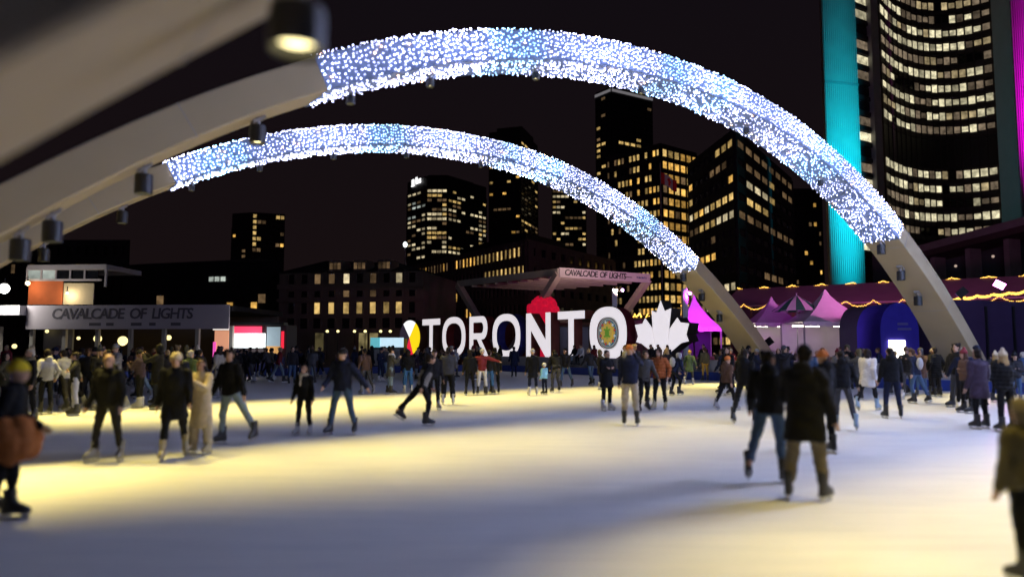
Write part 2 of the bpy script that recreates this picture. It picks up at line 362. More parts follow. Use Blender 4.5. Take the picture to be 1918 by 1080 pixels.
# ================================================================== BIG LETTERS
SP = gnd(1077, 667, 1.1); SN = -E2                          # plane of the letter fronts
SP.z = 0
def S(px, py=620): return (onplane(px, py, SP, SN) - SP).dot(E1)
def cr(x): return 740 + x / 3.197                           # crop pixel -> photo pixel
Z0 = 1.0
def zt(px, py): return onplane(px, py, SP, SN).z
M_FACE = mat('lit_white_face', (.8, .78, .8), .5, .03, 2, emit=(1, .93, .97), strength=.72, sample=False)
SIDE = [mat('letter_side_%s' % n, c, .6, .5, 1.5) for n, c in (('red', (.22, .02, .02)), ('brown', (.12, .05, .03)), ('wine', (.2, .015, .03)), ('blue', (.03, .03, .22)), ('dark', (.05, .03, .05)), ('rust', (.25, .06, .04)))]
def sgn(pts_list, depth, s0, sw, zb, zh, loops=None):
    """closed outline(s) in unit square -> front polygon + sides; returns (face MB, side MB)"""
    fm, sm = MB(), MB()
    for pts in pts_list:
        P = [SP + E1 * (s0 + p[0] * sw) + UP * (zb + p[1] * zh) for p in pts]
        fm.prism([p + SN * .004 for p in P], SN * .03); sm.prism(P, -SN * depth)
    return fm, sm
def ringpts(rx0, rx1, ry0, ry1, n=48, pw=2.4):
    o, i_ = [], []
    for k in range(n):
        a = 2 * math.pi * k / n; c, s_ = math.cos(a), math.sin(a)
        f = (abs(c) ** pw + abs(s_) ** pw) ** (-1 / pw)
        o.append((.5 + rx0 * c * f, .5 + ry0 * s_ * f)); i_.append((.5 + rx1 * c * f, .5 + ry1 * s_ * f))
    return o, i_
def quads(o, i_): n = len(o); return [[o[k], o[(k + 1) % n], i_[(k + 1) % n], i_[k]] for k in range(n)]
def ring_letter(s0, sw, zb, zh, depth, st):
    """front ring and side walls, one closed shell each"""
    o, i_ = ringpts(.5, .5 - st / sw, .5, .5 - st / zh)
    fm, sm = MB(), MB()
    def pt(p, off): return SP + E1 * (s0 + p[0] * sw) + UP * (zb + p[1] * zh) + SN * off
    n = len(o)
    for mb_, a, c in ((fm, .034, .004), (sm, 0, -depth)):
        vs = [pt(p, a) for p in o] + [pt(p, a) for p in i_] + [pt(p, c) for p in o] + [pt(p, c) for p in i_]
        fs = []
        for k in range(n):
            j = (k + 1) % n
            fs += [(k, j, n + j, n + k), (2 * n + k, 3 * n + k, 3 * n + j, 2 * n + j), (k, 2 * n + k, 2 * n + j, j), (n + k, n + j, 3 * n + j, 3 * n + k)]
        mb_.add(vs, fs)
    return fm, sm
def bow(x0, x1, y0, y1, n=14):
    """half-round end to the right"""
    r = (y1 - y0) / 2; out = []
    for k in range(n + 1):
        a = -math.pi / 2 + math.pi * k / n; out.append((x1 - r * .9 + r * .9 * math.cos(a), (y0 + y1) / 2 + r * math.sin(a)))
    return out
LET = [('T', 165, 270, 115), ('O', 285, 422, 108), ('R', 447, 557, 100), ('O', 585, 750, 88), ('N', 787, 932, 75), ('T', 977, 1137, 62), ('O', 1167, 1388, 52)]
names = {0: 'white lit letter T beside the round medicine wheel disc', 1: 'white lit letter O between the first T and the R', 2: 'white lit letter R between two letters O',
         3: 'white lit letter O with blue inner side between R and N', 4: 'white lit letter N beside the second T', 5: 'white lit letter T between the N and the emblem letter O',
         6: 'white lit letter O filled with a round turtle emblem beside the leaf'}
LH = 3.02
for i, (ch, x0, x1, ytop) in enumerate(LET):
    s0, s1 = S(cr(x0)), S(cr(x1)); sw = s1 - s0; 
    zh = LH if ch != 'O' else LH + .12; zb = Z0 if ch != 'O' else Z0 - .06
    if i == 6: zh = LH + .2
    dep = .75; st = .50
    t_ = thing('letter_' + ch.lower(), SP + E1 * ((s0 + s1) / 2) + UP * Z0, names[i], 'letter', 'big lit letters on the ledge')
    side = SIDE[[1, 0, 0, 3, 5, 5, 2][i]]
    if ch == 'O':
        fm, sm = ring_letter(s0, sw, zb, zh, dep, st * (1.25 if i == 6 else 1.0))
    else:
        a = st / sw; bq = .17
        if ch == 'T': polys = [[(0, 1 - bq), (.5 - a / 2, 1 - bq), (.5 - a / 2, 0), (.5 + a / 2, 0), (.5 + a / 2, 1 - bq), (1, 1 - bq), (1, 1), (0, 1)]]
        if ch == 'N': polys = [[(0, 0), (a, 0), (a, .62), (1 - a, 0), (1, 0), (1, 1), (1 - a, 1), (1 - a, .38), (a, 1), (0, 1)]]
        if ch == 'R':
            o_ = bow(0, .97, .42, 1.0); i_ = bow(0, .97 - a, .42 + .155, 1.0 - .155)
            k = len(o_)
            polys = [[(0, 0), (a, 0), (a, 1), (0, 1)]]
            polys += [[(a, .42), (o_[0][0], .42), (i_[0][0], i_[0][1]), (a, i_[0][1])], [(a, 1 - .155), (i_[-1][0], i_[-1][1]), (o_[-1][0], 1.0), (a, 1.0)]]
            polys += [[o_[q], o_[q + 1], i_[q + 1], i_[q]] for q in range(k - 1)]
            polys += [[(.42, .42), (.42 + a * 1.02, .42), (1.03, 0), (1.03 - a * 1.12, 0)]]
        fm, sm = sgn(polys, dep, s0, sw, zb, zh)
    part('front_face', fm, M_FACE, t_); part('side_shell', sm, side, t_)
    m = MB(); m.box(SP + E1 * ((s0 + s1) / 2) + E2 * .4 + UP * (Z0 - .02), E1 * (sw * .42), E2 * .5, UP * .05); part('base_plate', m, M_GREYMETAL, t_)
    if i == 6:                                              # emblem disc: rim, bead ring, star and turtle
        sc_, zc = (s0 + s1) / 2, zb + zh * .5; rx, rz = sw * .29, zh * .315
        def disc(fr, off, n=40, star=None):
            q = MB(); pts = []
            for k in range(n):
                a = 2 * math.pi * k / n; f = fr
                if star: f = fr * (1 if k % 2 == 0 else star)
                pts.append(SP + E1 * (sc_ + rx * f * math.cos(a)) + UP * (zc + rz * f * math.sin(a)) + SN * off)
            q.prism(pts, SN * .02); return q
        EM = lambda n, c: mat('emblem_' + n, c, .5, .12, 6, emit=c, strength=.4, sample=False)
        e = part('emblem_disc', disc(1.0, -.05), EM('rim', (.42, .42, .40)), t_)
        part('emblem_ring', disc(.93, -.035), EM('dark', (.05, .05, .06)), e); part('emblem_ring', disc(.88, -.022), EM('grey', (.4, .4, .38)), e)
        part('emblem_ring', disc(.80, -.008), EM('teal', (.02, .17, .26)), e); part('emblem_star', disc(.74, .008, 24, .72), EM('gold', (.72, .46, .08)), e)
        for k in range(12):
            a = 2 * math.pi * (k + .5) / 12; c_ = SP + E1 * (sc_ + rx * .68 * math.cos(a)) + UP * (zc + rz * .68 * math.sin(a)) + SN * .03
            q = MB(); q.prism([c_ + E1 * (.085 * math.cos(z)) + UP * (.085 * math.sin(z)) for z in np.linspace(0, 2 * math.pi, 11)[:-1]], SN * .015)
            part('emblem_bead', q, EM('cream', (.8, .75, .68)) if k % 2 else EM('red', (.6, .08, .04)), e)
        part('emblem_core', disc(.45, .045), EM('goldcore', (.65, .48, .10)), e)
        q = MB(); tb = lambda x, z, a, c: q.prism([SP + E1 * (sc_ + rx * (x + a * math.cos(z_))) + UP * (zc + rz * (z + c * math.sin(z_))) + SN * .066 for z_ in np.linspace(0, 2 * math.pi, 13)[:-1]], SN * .02)
        tb(0, 0, .2, .25); tb(0, .3, .07, .1); tb(.2, .2, .1, .06); tb(-.2, .2, .1, .06); tb(.2, -.2, .1, .06); tb(-.2, -.2, .1, .06); tb(0, -.3, .03, .08)
        part('emblem_turtle', q, EM('green', (.16, .36, .04)), e)
# medicine wheel: a thick round disc in four coloured quarters
s0, s1 = S(cr(30)), S(cr(150)); cx = (s0 + s1) / 2; rw = 1.5; zc = Z0 + 1.5
t_ = thing('medicine_wheel', SP + E1 * cx + UP * Z0, 'lit round disc in white, yellow, red and dark quarters beside the letters', 'disc sign')
tw = E1.copy(); tn = Vector((tw.y, -tw.x, 0)); tn = tn if tn.dot(Vector((0, -1, 0))) > 0 else -tn
cw = SP + E1 * cx; rwx = (s1 - s0) / 2
q4 = [('white', 55, 128, (.85, .85, .85), 1.3), ('dark', 128, 245, (.10, .07, .13), .25), ('red', 245, 292, (.85, .02, .06), 1.0), ('yellow', 292, 415, (1.0, .72, .01), 1.0)]
for nm, a0, a1, c, st_ in q4:
    pts = [cw + UP * zc + tn * .004] + [cw + tw * (rwx * math.cos(R(a))) + UP * (zc + 1.5 * math.sin(R(a))) + tn * .004 for a in np.linspace(a0, a1, 16)]
    m = MB(); m.prism(pts, tn * .04); part('quarter_panel', m, mat('wheel_' + nm, c, .5, .04, 2, emit=c, strength=st_, sample=False), t_)
m = MB(); m.prism([cw + tw * (rwx * 1.03 * math.cos(a)) + UP * (zc + 1.54 * math.sin(a)) for a in np.linspace(0, 2 * math.pi, 49)[:-1]], -tn * .7); part('drum', m, SIDE[1], t_)
# maple leaf: three lit lobes with dark sides and seams
lx0, lx1 = S(1197, 625), S(1298, 625); lw = lx1 - lx0; lz1 = zt(1247, 563); lz0 = Z0
leafp = lambda p: SP + E1 * (lx0 + p[0] * lw) + UP * (lz0 + p[1] * (lz1 - lz0)) + SN * .3
t_ = thing('maple_leaf', SP + E1 * ((lx0 + lx1) / 2) + UP * Z0, 'tall white lit maple leaf with dark edges beside the emblem letter', 'leaf sign')
lobeL = [(.36, .03), (.31, .14), (.13, .27), (.02, .30), (.06, .40), (.0, .60), (.15, .62), (.20, .71), (.33, .54), (.36, .30), (.41, .03)]
lobeC = [(.415, .03), (.37, .32), (.345, .52), (.33, .84), (.42, .80), (.50, 1.0), (.57, .82), (.69, .86), (.65, .56), (.62, .34), (.565, .03)]
lobeR = [(.575, .03), (.63, .33), (.66, .52), (.80, .70), (.85, .62), (1.0, .60), (.95, .42), (.99, .31), (.86, .28), (.68, .14), (.63, .03)]
for lb in (lobeL, lobeC, lobeR):
    m = MB(); m.prism([leafp(p) + SN * .005 for p in lb], SN * .04); part('lobe_panel', m, M_FACE, t_)
    m = MB(); cxl = sum(p[0] for p in lb) / len(lb); cyl = sum(p[1] for p in lb) / len(lb)
    m.prism([leafp((cxl + (p[0] - cxl) * 1.04, cyl + (p[1] - cyl) * 1.02)) for p in lb], -SN * .8); part('lobe_shell', m, mat('leaf_shell', (.03, .028, .03), .5, .3, 2), t_)
m = MB(); m.box(leafp((.5, .0)) - SN * .4, E1 * (lw * .25), E2 * .5, UP * .06); part('base_plate', m, M_GREYMETAL, t_)

# ================================================================== STAGE CANOPY BEHIND THE LETTERS
ZR = 8.4
def roofpt(px, py): return gnd(px, py, ZR)
FL, FR, BL = roofpt(1047, 504), roofpt(1215, 516), roofpt(858, 527); BR = FR + (BL - FL)
t_ = thing('stage_canopy', Vector(((FL.x + BR.x) / 2, (FL.y + BR.y) / 2, 0)), 'flat roofed concrete stage canopy on slanted legs behind the big letters', 'canopy')
eu, ev = (FR - FL).normalized(), (BL - FL).normalized(); wu, wv = (FR - FL).length, (BL - FL).length
m = MB(); m.prism([FL, FR, BR, BL], UP * -.45); part('roof_slab', m, mat('canopy_underside', (.20, .15, .14), .9, .2, .5, .3), t_)
for k in range(1, 8):
    m = MB(); m.box(FL + ev * (wv * k / 8) + eu * (wu / 2) - UP * .56, eu * (wu / 2 - .3), ev * .11, UP * .11); part('roof_beam', m, M_CONC, t_)
fa = MB(); fa.box((FL + FR) / 2 - ev * .08 - UP * .28, eu * (wu / 2 + .05), ev * .07, UP * .42); fascia = part('fascia', fa, M_LAV, t_)
text('lettering', 'CAVALCADE  OF  LIGHTS', (FL + FR) / 2 - ev * .16 - eu * (wu * .12) - UP * .27, eu, UP, .74, M_INK, fascia, shear=.15, spacing=.82)
m = MB(); m.box((FL + FR) / 2 - ev * .155 + eu * (wu * .24) - UP * .3, eu * .5, ev * .006, UP * .035); part('fine_print', m, M_INK, fascia)
text('lettering', 'TORONTO', (FL + FR) / 2 - ev * .16 + eu * (wu * .40) - UP * .28, eu, UP, .26, mat('navy_print', (.02, .03, .18), .7), fascia)
fa = MB(); fa.box((FL + BL) / 2 - eu * .08 - UP * .25, ev * (wv / 2), eu * .07, UP * .32); part('side_fascia', fa, M_CONC, t_)
def leg(a, b_, wd):
    m = MB(); d = (b_ - a).normalized(); x = eu; y = d.cross(x).normalized(); x = y.cross(d)
    m.box((a + b_) / 2, d * ((b_ - a).length / 2), x * .3, y * wd); part('leg', m, mat('canopy_leg', (.48, .38, .34), .8, .12, .8, .2), t_)
for e0, e1_ in ((FL, BL), (FR, BR)):
    mid = (e0 + e1_) / 2; mid = Vector((mid.x, mid.y, .2))
    for c_ in (e0, e1_): leg(c_ - UP * .3 + (mid - c_).normalized() * .1, mid + (c_ - mid) * .06, .26)
    m = MB(); m.box(mid, eu * .7, ev * .9, UP * .25); part('footing', m, M_LEDGE, t_)

# red glowing round tree sculpture beneath the canopy
c_ = atY(1017, 577, 66); t_ = thing('red_tree_sculpture', Vector((c_.x, c_.y, 0)), 'round scalloped tree sculpture glowing red under the stage canopy', 'sculpture')
M_RED = mat('red_lantern_cloth', (.7, .02, .05), .8, .15, 3, emit=(1, .01, .06), strength=.42, sample=False)
rr = random.Random(4); m = MB()
for k in range(46):
    a, b2 = rr.uniform(0, 2 * math.pi), math.asin(rr.uniform(-.35, 1)); R_ = 1.18
    m.ell(c_ + Vector((R_ * math.cos(b2) * math.cos(a), R_ * math.cos(b2) * math.sin(a), R_ * .85 * math.sin(b2) - .1)), .3, .3, .3, n=10, k=6)
m.ell(c_ - UP * .05, 1.2, 1.2, 1.0, n=18, k=10); part('lobed_crown', m, M_RED, t_, smooth=True)
m = MB(); m.tube((c_.x, c_.y, 0), c_ - UP * .5, .3, .2, n=12); part('stem', m, M_RED, t_, smooth=True)

# ================================================================== BUILDINGS
PANES = {}
def pane(w, h):
    k = (round(w, 2), round(h, 2))
    if k not in PANES:
        mb_ = MB(); mb_.abox(-k[0] / 2, -.04, -k[1] / 2, k[0] / 2, .04, k[1] / 2); me = mb_.mesh('window_pane'); me.materials.append(M_GLASS); PANES[k] = me
    return PANES[k]
def place_window(root, c, u, n, w, h, m, name='window'):
    o = link(name, pane(w, h), root)
    M = Matrix((u, -n, UP)).transposed().to_4x4(); M.translation = c - root.location; o.matrix_local = M
    if m: o.material_slots[0].link = 'OBJECT'; o.material_slots[0].material = m
    return o
def normal_to_cam(A, B):
    u = (B - A); u.z = 0; u.normalize(); n = Vector((u.y, -u.x, 0)); return u, (n if n.dot(-A) > 0 else -n)
def runs(rg, rows, cols, p, mats, run=3):
    g = {}
    for r in range(rows):
        c = 0
        while c < cols:
            ln = rg.randint(1, run); m = rg.choice(mats) if rg.random() < p else None
            for k in range(ln):
                if c + k < cols: g[(r, c + k)] = m if rg.random() < .88 else None
            c += ln
    return g
def facade(root, A, B, z0, z1, rows, cols, g, wf=.78, hf=.55, wallm=M_DARKWALL, proud=.35, unlit=True, skip=None):
    A, B = Vector((A.x, A.y, 0)), Vector((B.x, B.y, 0)); u, n = normal_to_cam(A, B); W = (B - A).length; fh = (z1 - z0) / rows; cw_ = W / cols
    m = MB()
    for r in range(rows + 1):
        hh = fh * (1 - hf) / 2 if 0 < r < rows else fh * (1 - hf) / 4
        zc = z0 + fh * r + (fh * (1 - hf) / 4 if r == 0 else -fh * (1 - hf) / 4 if r == rows else 0)
        m.box(A + u * (W / 2) + n * (proud / 2) + UP * zc, u * (W / 2), n * (proud / 2), UP * hh)
    for c in range(cols + 1):
        hw = cw_ * (1 - wf) / 2; xc = min(max(cw_ * c, hw), W - hw)
        m.box(A + u * xc + n * (proud / 2 + .03) + UP * ((z0 + z1) / 2), u * hw, n * (proud / 2 + .02), UP * ((z1 - z0) / 2 - .01))
    part('facade_grid', m, wallm, root)
    for r in range(rows):
        for c in range(cols):
            mm = g.get((r, c))
            if mm is None and not unlit: continue
            place_window(root, A + u * (cw_ * (c + .5)) + n * .06 + UP * (z0 + fh * (r + .5)), u, n, cw_ * wf - .04, fh * hf - .04, mm)
def core(root, pts, z1, wallm, z0=0.0):
    m = MB(); m.prism([Vector((p.x, p.y, z0)) for p in pts], UP * (z1 - z0)); return part('wall', m, wallm, root)
def G(px, Y): p = atY(px, 648, Y); p.z = 0; return p
def H(py, Y): return HC + (648 - py) * Y / F
rg = random.Random(11)

# dark office tower with a white sign on its top corner
Y = 450; pts = [G(760, 468), G(797, 450), G(836, 450), G(910, 482)]
bt = thing('office_tower', pts[1], 'dark office tower with chamfered corners and a small white sign at its top', 'building')
z1 = H(326, 450); core(bt, pts + [G(905, 520), G(780, 520)], z1, M_BLACKWALL)
zw = H(350, 450); rows = 15; zl = H(484, 450)
facade(bt, pts[0], pts[1], zl, zw, rows, 4, runs(rg, rows, 4, .55, [W_PALE, W_PALE, W_DIM, W_COOL], 2), .8, .5, M_BLACKWALL, .5)
facade(bt, pts[1], pts[2], zl, zw, rows, 4, runs(rg, rows, 4, .72, [W_PALE, W_WARM, W_PALE, W_DIM], 4), .86, .55, M_BLACKWALL, .5)
facade(bt, pts[2], pts[3], zl, zw, rows, 9, runs(rg, rows, 9, .42, [W_PALE, W_PALE, W_DIM, W_WARM], 3), .82, .5, M_BLACKWALL, .5)
m = MB(); m.prism([G(775, 470) + UP * z1, G(800, 458) + UP * z1, G(836, 458) + UP * z1, G(885, 480) + UP * z1, G(880, 512) + UP * z1, G(795, 512) + UP * z1], UP * 2.5); part('roof_plant', m, M_BLACKWALL, bt)
u_, n_ = normal_to_cam(pts[0], pts[1]); sw_ = mat('white_sign_light', (.8, .8, .8), .5, .02, emit=(1, 1, 1), strength=1.6, sample=False)
cS = (pts[0] + pts[1]) / 2 + n_ * .8 + UP * H(337, 460)
m = MB(); m.box(cS - u_ * 3.6, u_ * 1.5, n_ * .1, UP * 1.7); m.box(cS - u_ * 3.6 - UP * 2.4, u_ * 2.0, n_ * .1, UP * .4); part('sign_emblem', m, sw_, bt)
text('sign_lettering', 'lbs', cS + u_ * 2.6, u_, UP, 6.2, sw_, bt, ext=.1)

Y = 600; pts = [G(915, 600), G(975, 590), G(1008, 640)]
bt = thing('apartment_tower', pts[1], 'slim dark tower with scattered yellow windows rising behind the office tower', 'building')
z1 = H(242, 600); core(bt, pts + [G(1000, 690), G(925, 690)], z1, M_DARKWALL); rows = 24; zl, zw = H(440, 600), H(262, 600)
facade(bt, pts[0], pts[1], zl, zw, rows, 7, runs(rg, rows, 7, .2, [W_WARM, W_AMBER, W_DIM], 2), .8, .55)
facade(bt, pts[1], pts[2], zl, zw, rows, 5, runs(rg, rows, 5, .26, [W_WARM, W_WARM, W_DIM], 2), .8, .55)
m = MB(); m.prism([p + UP * z1 for p in (G(930, 612), G(978, 605), G(1000, 640), G(940, 670))], UP * 7); part('roof_plant', m, M_DARKWALL, bt)

pts = [G(1035, 650), G(1100, 650)]
bt = thing('apartment_block', pts[0], 'square dark block with rows of yellow windows beside the slim tower', 'building')
z1 = H(335, 650); core(bt, pts + [G(1098, 700), G(1037, 700)], z1, M_DARKWALL)
facade(bt, pts[0], pts[1], H(462, 650), H(340, 650), 12, 8, runs(rg, 12, 8, .62, [W_WARM, W_PALE, W_WARM, W_DIM], 2), .78, .42)

pts = [G(765, 172), G(987, 128), G(1152, 160)]
bt = thing('long_office_building', pts[1], 'long low office building with ribbons of yellow windows behind the stage canopy', 'building')
z1 = H(446, 128); core(bt, pts + [G(1145, 200), G(780, 215)], z1, M_BROWN)
rows, cols = 5, 34; g = {}
for c in range(cols):
    x = c / cols
    g[(4, c)] = (W_WARM if x > .62 else W_DIM if rg.random() < .35 else W_AMBER) if (x < .4 or .45 < x < .97) else None
    g[(3, c)] = W_WARM if x > .68 and rg.random() < .96 else None
    g[(2, c)] = W_AMBER if (.1 < x < .33 and rg.random() < .85) or (.4 < x < .5) else None
    g[(1, c)] = W_AMBER if (.1 < x < .42 and rg.random() < .6) or .55 < x < .62 else None
    g[(0, c)] = None
facade(bt, pts[0], pts[1], 3.2, z1 - .4, rows, cols, g, .62, .5, M_BROWN, .3)
g = {(3, 2): W_WARM, (3, 3): W_DIM, (1, 6): W_DIM}
facade(bt, pts[1], pts[2], 3.2, z1 - .4, rows, 10, g, .5, .42, M_BROWN, .3)
m = MB(); m.prism([p + UP * z1 for p in (G(860, 165), G(985, 140), G(1060, 155), G(900, 190))], UP * 3); part('roof_plant', m, M_ROOF, bt)

pts = [G(1120, 385), G(1150, 375), G(1228, 390)]
bt = thing('tall_dark_tower', pts[1], 'tallest dark tower with pale crown lights and few lit windows', 'building')
z1 = H(158, 380); core(bt, pts + [G(1222, 430), G(1128, 430)], z1, M_BLACKWALL)
g = runs(rg, 30, 3, .1, [W_DIM], 2)
for r, c in ((21, 0), (21, 1), (20, 0), (19, 0), (17, 1), (16, 0), (24, 0)): g[(r, c)] = W_WARM
facade(bt, pts[0], pts[1], H(500, 380), H(170, 380), 30, 3, g, .8, .5, M_BLACKWALL)
g = runs(rg, 30, 7, .07, [W_DIM, W_DIM, W_WARM], 3)
for c in (1, 2, 3, 4): g[(21, c)] = W_WARM
facade(bt, pts[1], pts[2], H(500, 380), H(170, 380), 30, 7, g, .8, .5, M_BLACKWALL)
m = MB(); crown = mat('crown_lights', (.3, .3, .3), .5, emit=(.9, .85, .9), strength=.16, sample=False)
for A, B in ((pts[0], pts[1]), (pts[1], pts[2])):
    u_, n_ = normal_to_cam(A, B); m.box((A + B) / 2 + n_ * .6 + UP * (z1 - 2.0), u_ * ((B - A).length / 2), n_ * .1, UP * .7)
part('crown_band', m, crown, bt)

pts = [G(1140, 245), G(1243, 228), G(1312, 240)]
bt = thing('hotel_block', pts[1], 'broad block with brightly lit amber windows behind the far arch', 'building')
z1 = H(262, 228); core(bt, pts + [G(1305, 280), G(1150, 280)], z1, M_DARKWALL); g = {}
for r in range(16):
    for c in range(14):
        x = c / 14; p = .34 if x < .55 else .92
        if r > 12: p = .55
        g[(r, c)] = (rg.choice([W_AMBER, W_WARM, W_WARM]) if x > .55 or r == 13 else rg.choice([W_DIM, W_DIM, W_WARM])) if rg.random() < p else None
facade(bt, pts[0], pts[1], 3, z1 - 1, 16, 14, g, .7, .5)
g = {(r, c): (rg.choice([W_AMBER, W_AMBER, W_WARM]) if rg.random() < .8 else W_DIM) for r in range(16) for c in range(6)}
facade(bt, pts[1], pts[2], 3, z1 - 1, 16, 6, g, .8, .6)

pts = [G(1296, 180), G(1385, 150), G(1492, 196)]
bt = thing('dark_corner_building', pts[1], 'dark corner office building with pale lit floors beside the teal tower wall', 'building')
z1 = H(232, 150); core(bt, pts + [G(1480, 240), G(1310, 240)], z1, M_BLACKWALL)
g = runs(rg, 12, 8, .62, [W_DIM, W_PALE, W_AMBER, W_WARM], 4); g2 = runs(rg, 12, 8, .5, [W_DIM, W_PALE, W_DIM, W_WARM], 4)
for c in range(8): g[(2, c)] = W_PALE if c > 2 else W_DIM; g2[(2, c)] = W_PALE if c < 5 else None; g2[(7, c)] = W_DIM; g2[(11, c)] = W_DIM
for c in (1, 2, 3): g2[(9, c)] = W_PALE; g2[(8, c)] = W_WARM
facade(bt, pts[0], pts[1], 1, z1 - 1, 12, 8, g, .84, .42, M_BLACKWALL, .3); facade(bt, pts[1], pts[2], 1, z1 - 1, 12, 8, g2, .84, .42, M_BLACKWALL, .3)

pts = [G(1492, 300), G(1548, 300)]
bt = thing('narrow_tower', pts[0], 'narrow unlit tower squeezed between the corner building and teal wall', 'building')
z1 = H(350, 300); core(bt, pts + [G(1545, 330), G(1495, 330)], z1, M_DARKWALL); facade(bt, pts[0], pts[1], 2, z1 - 1, 16, 6, runs(rg, 16, 6, .1, [W_DIM, W_AMBER], 1), .6, .4)

pts = [G(428, 400), G(466, 396), G(528, 402)]
bt = thing('lone_tower', pts[1], 'lone tower with yellow windows far beyond the courthouse roof', 'building')
z1 = H(398, 400); core(bt, pts + [G(525, 430), G(432, 430)], z1, M_DARKWALL)
facade(bt, pts[0], pts[1], H(495, 400), z1 - 8, 7, 4, {(5, 0): W_AMBER, (2, 2): W_DIM, (1, 2): W_DIM}, .7, .5)
g = runs(rg, 9, 7, .42, [W_WARM, W_AMBER, W_DIM], 3)
for c in range(7): g[(8, c)] = W_WARM if c in (0, 5, 6) else None
for r in range(3, 9): g[(r, 0)] = W_WARM
facade(bt, pts[1], pts[2], H(495, 400), z1 - .5, 9, 7, g, .8, .6)

# stone courthouse with a hipped slate roof and dormers
Y = 105; A, B = G(520, 108), G(792, 104); u_, n_ = normal_to_cam(A, B); Wd = (B - A).length
bt = thing('courthouse', A, 'long pale stone courthouse with dark hipped roof and amber upper windows', 'building')
ze = H(508, 105); core(bt, [A, B, B - n_ * 18, A - n_ * 18], ze, M_STONE)
m = MB(); e0, e1_, e2_, e3_ = [p + UP * ze for p in (A + n_ * .5 - u_ * .4, B + n_ * .5 + u_ * .4, B - n_ * 18.5 + u_ * .4, A - n_ * 18.5 - u_ * .4)]
r0, r1 = A + u_ * 4 - n_ * 7 + UP * H(474, 105), B - u_ * 6 - n_ * 7 + UP * (H(482, 105))
m.add([e0, e1_, e2_, e3_, r0, r1], [(0, 1, 5, 4), (1, 2, 5), (2, 3, 4, 5), (3, 0, 4), (3, 2, 1, 0)]); rf = part('roof', m, M_ROOF, bt)
for px in (628, 674, 720):
    c = A + u_ * ((px - 520) / 272 * Wd) - n_ * 1.6 + UP * (ze + .9); m = MB(); m.box(c, u_ * 1.0, n_ * 1.7, UP * .8); part('dormer', m, M_STONE, bt)
    for k in (-.6, 0, .6): place_window(bt, c + n_ * 1.72 + u_ * k, u_, n_, .45, .9, W_DIM)
def cwin(px, py, w, h, m):
    c = A + u_ * ((px - 520) / 272 * Wd) + n_ * .02; c.z = H(py, 105)
    place_window(bt, c, u_, n_, w, h, m)
    q = MB(); 
    for sx_ in (-1, 1): q.box(c + u_ * sx_ * (w / 2 + .08) + n_ * .06, u_ * .08, n_ * .08, UP * (h / 2 + .12))
    for sz in (-1, 1): q.box(c + UP * sz * (h / 2 + .08) + n_ * .07, u_ * (w / 2), n_ * .08, UP * .08)
    part('window_frame', q, M_STONE, bt)
for k, px in enumerate((545, 570, 595, 622, 650, 675, 700, 725, 748, 772)):
    cwin(px, 521, .9, 1.5, W_PALE if px in (650, 748) else (W_DIM if px in (595, 622, 700) else None))
    cwin(px, 549, .9, .9, W_DIM if px in (650, 700) else None)
    cwin(px, 576, .85, 1.6, W_WARM if 590 < px < 760 else None)
    cwin(px, 604, 1.1, 1.6, None)
for zz, hh in ((534, .35), (560, .22), (592, .25)):
    m = MB(); m.box(A + u_ * (Wd / 2) + n_ * .15 + UP * H(zz, 105), u_ * (Wd / 2 + .2), n_ * .14, UP * hh); part('string_course', m, M_STONE, bt)
for px in (598, 651, 701, 745):
    m = MB(); m.box(A + u_ * ((px - 520) / 272 * Wd + 1.1) + n_ * .12 + UP * (H(521, 105)), u_ * .12, n_ * .1, UP * 1.2); part('pilaster', m, M_STONE, bt)
M_DOT = mat('small_lamp', (.8, .7, .4), .4, emit=(1, .85, .35), strength=2.2, sample=False)
for px in (613, 633, 664, 684, 713, 731):
    c = atY(px, 620, 98); t2 = thing('porch_lamp', Vector((c.x, c.y, 0)), 'small yellow lamp in the row along the courthouse foot', 'lamp', 'lamps along the courthouse foot')
    m = MB(); m.ell(c, .2, .2, .17, n=10, k=6); part('globe', m, M_DOT, t2, smooth=True); m = MB(); m.tube((c.x, c.y, 0), c - UP * .1, .05, .04, n=8); part('post', m, M_BLACK, t2)
for px in (598, 680, 700):
    c = atY(px, 640, 100); m = MB(); m.box(c, (.55, 0, 0), (0, .1, 0), (0, 0, 1.2)); solo('lit_doorway', m, winmat('doorway_dim', (1, .8, .35), .22), 'dim yellow lit doorway at the foot of the courthouse', 'doorway', 'doorways of the courthouse')

# unlit roofscape on the left
pts = [G(-60, 150), G(236, 150)]
bt = thing('dark_office_block', pts[0], 'dark block with a short row of amber windows behind the ticket pavilion', 'building'); z1 = H(448, 150)
core(bt, pts + [G(230, 180), G(-70, 180)], z1, M_DARKWALL); g = {(4, 9): W_DIM, (4, 11): W_WARM, (4, 12): W_WARM, (4, 13): W_AMBER, (4, 6): W_DIM, (4, 4): W_DIM}
facade(bt, pts[0], pts[1], 1, z1 - .5, 6, 17, g, .5, .5)
pts = [G(225, 122), G(524, 116)]
bt = thing('low_black_building', pts[0], 'low black building with one strip of pale windows behind the kiosk', 'building'); z1 = H(492, 118)
core(bt, pts + [G(520, 140), G(230, 140)], z1, M_BLACKWALL)
u_, n_ = normal_to_cam(*pts); m = MB(); q = [pts[0] + UP * z1 + n_ * .4, pts[1] + UP * z1 + n_ * .4, G(520, 140) + UP * z1, G(230, 140) + UP * z1, G(260, 130) + UP * H(478, 118), G(480, 128) + UP * H(470, 118)]
m.add(q, [(0, 1, 5, 4), (1, 2, 5), (2, 3, 4, 5), (3, 0, 4), (3, 2, 1, 0)]); part('roof', m, M_ROOF, bt)
Wl = (pts[1] - pts[0]).length
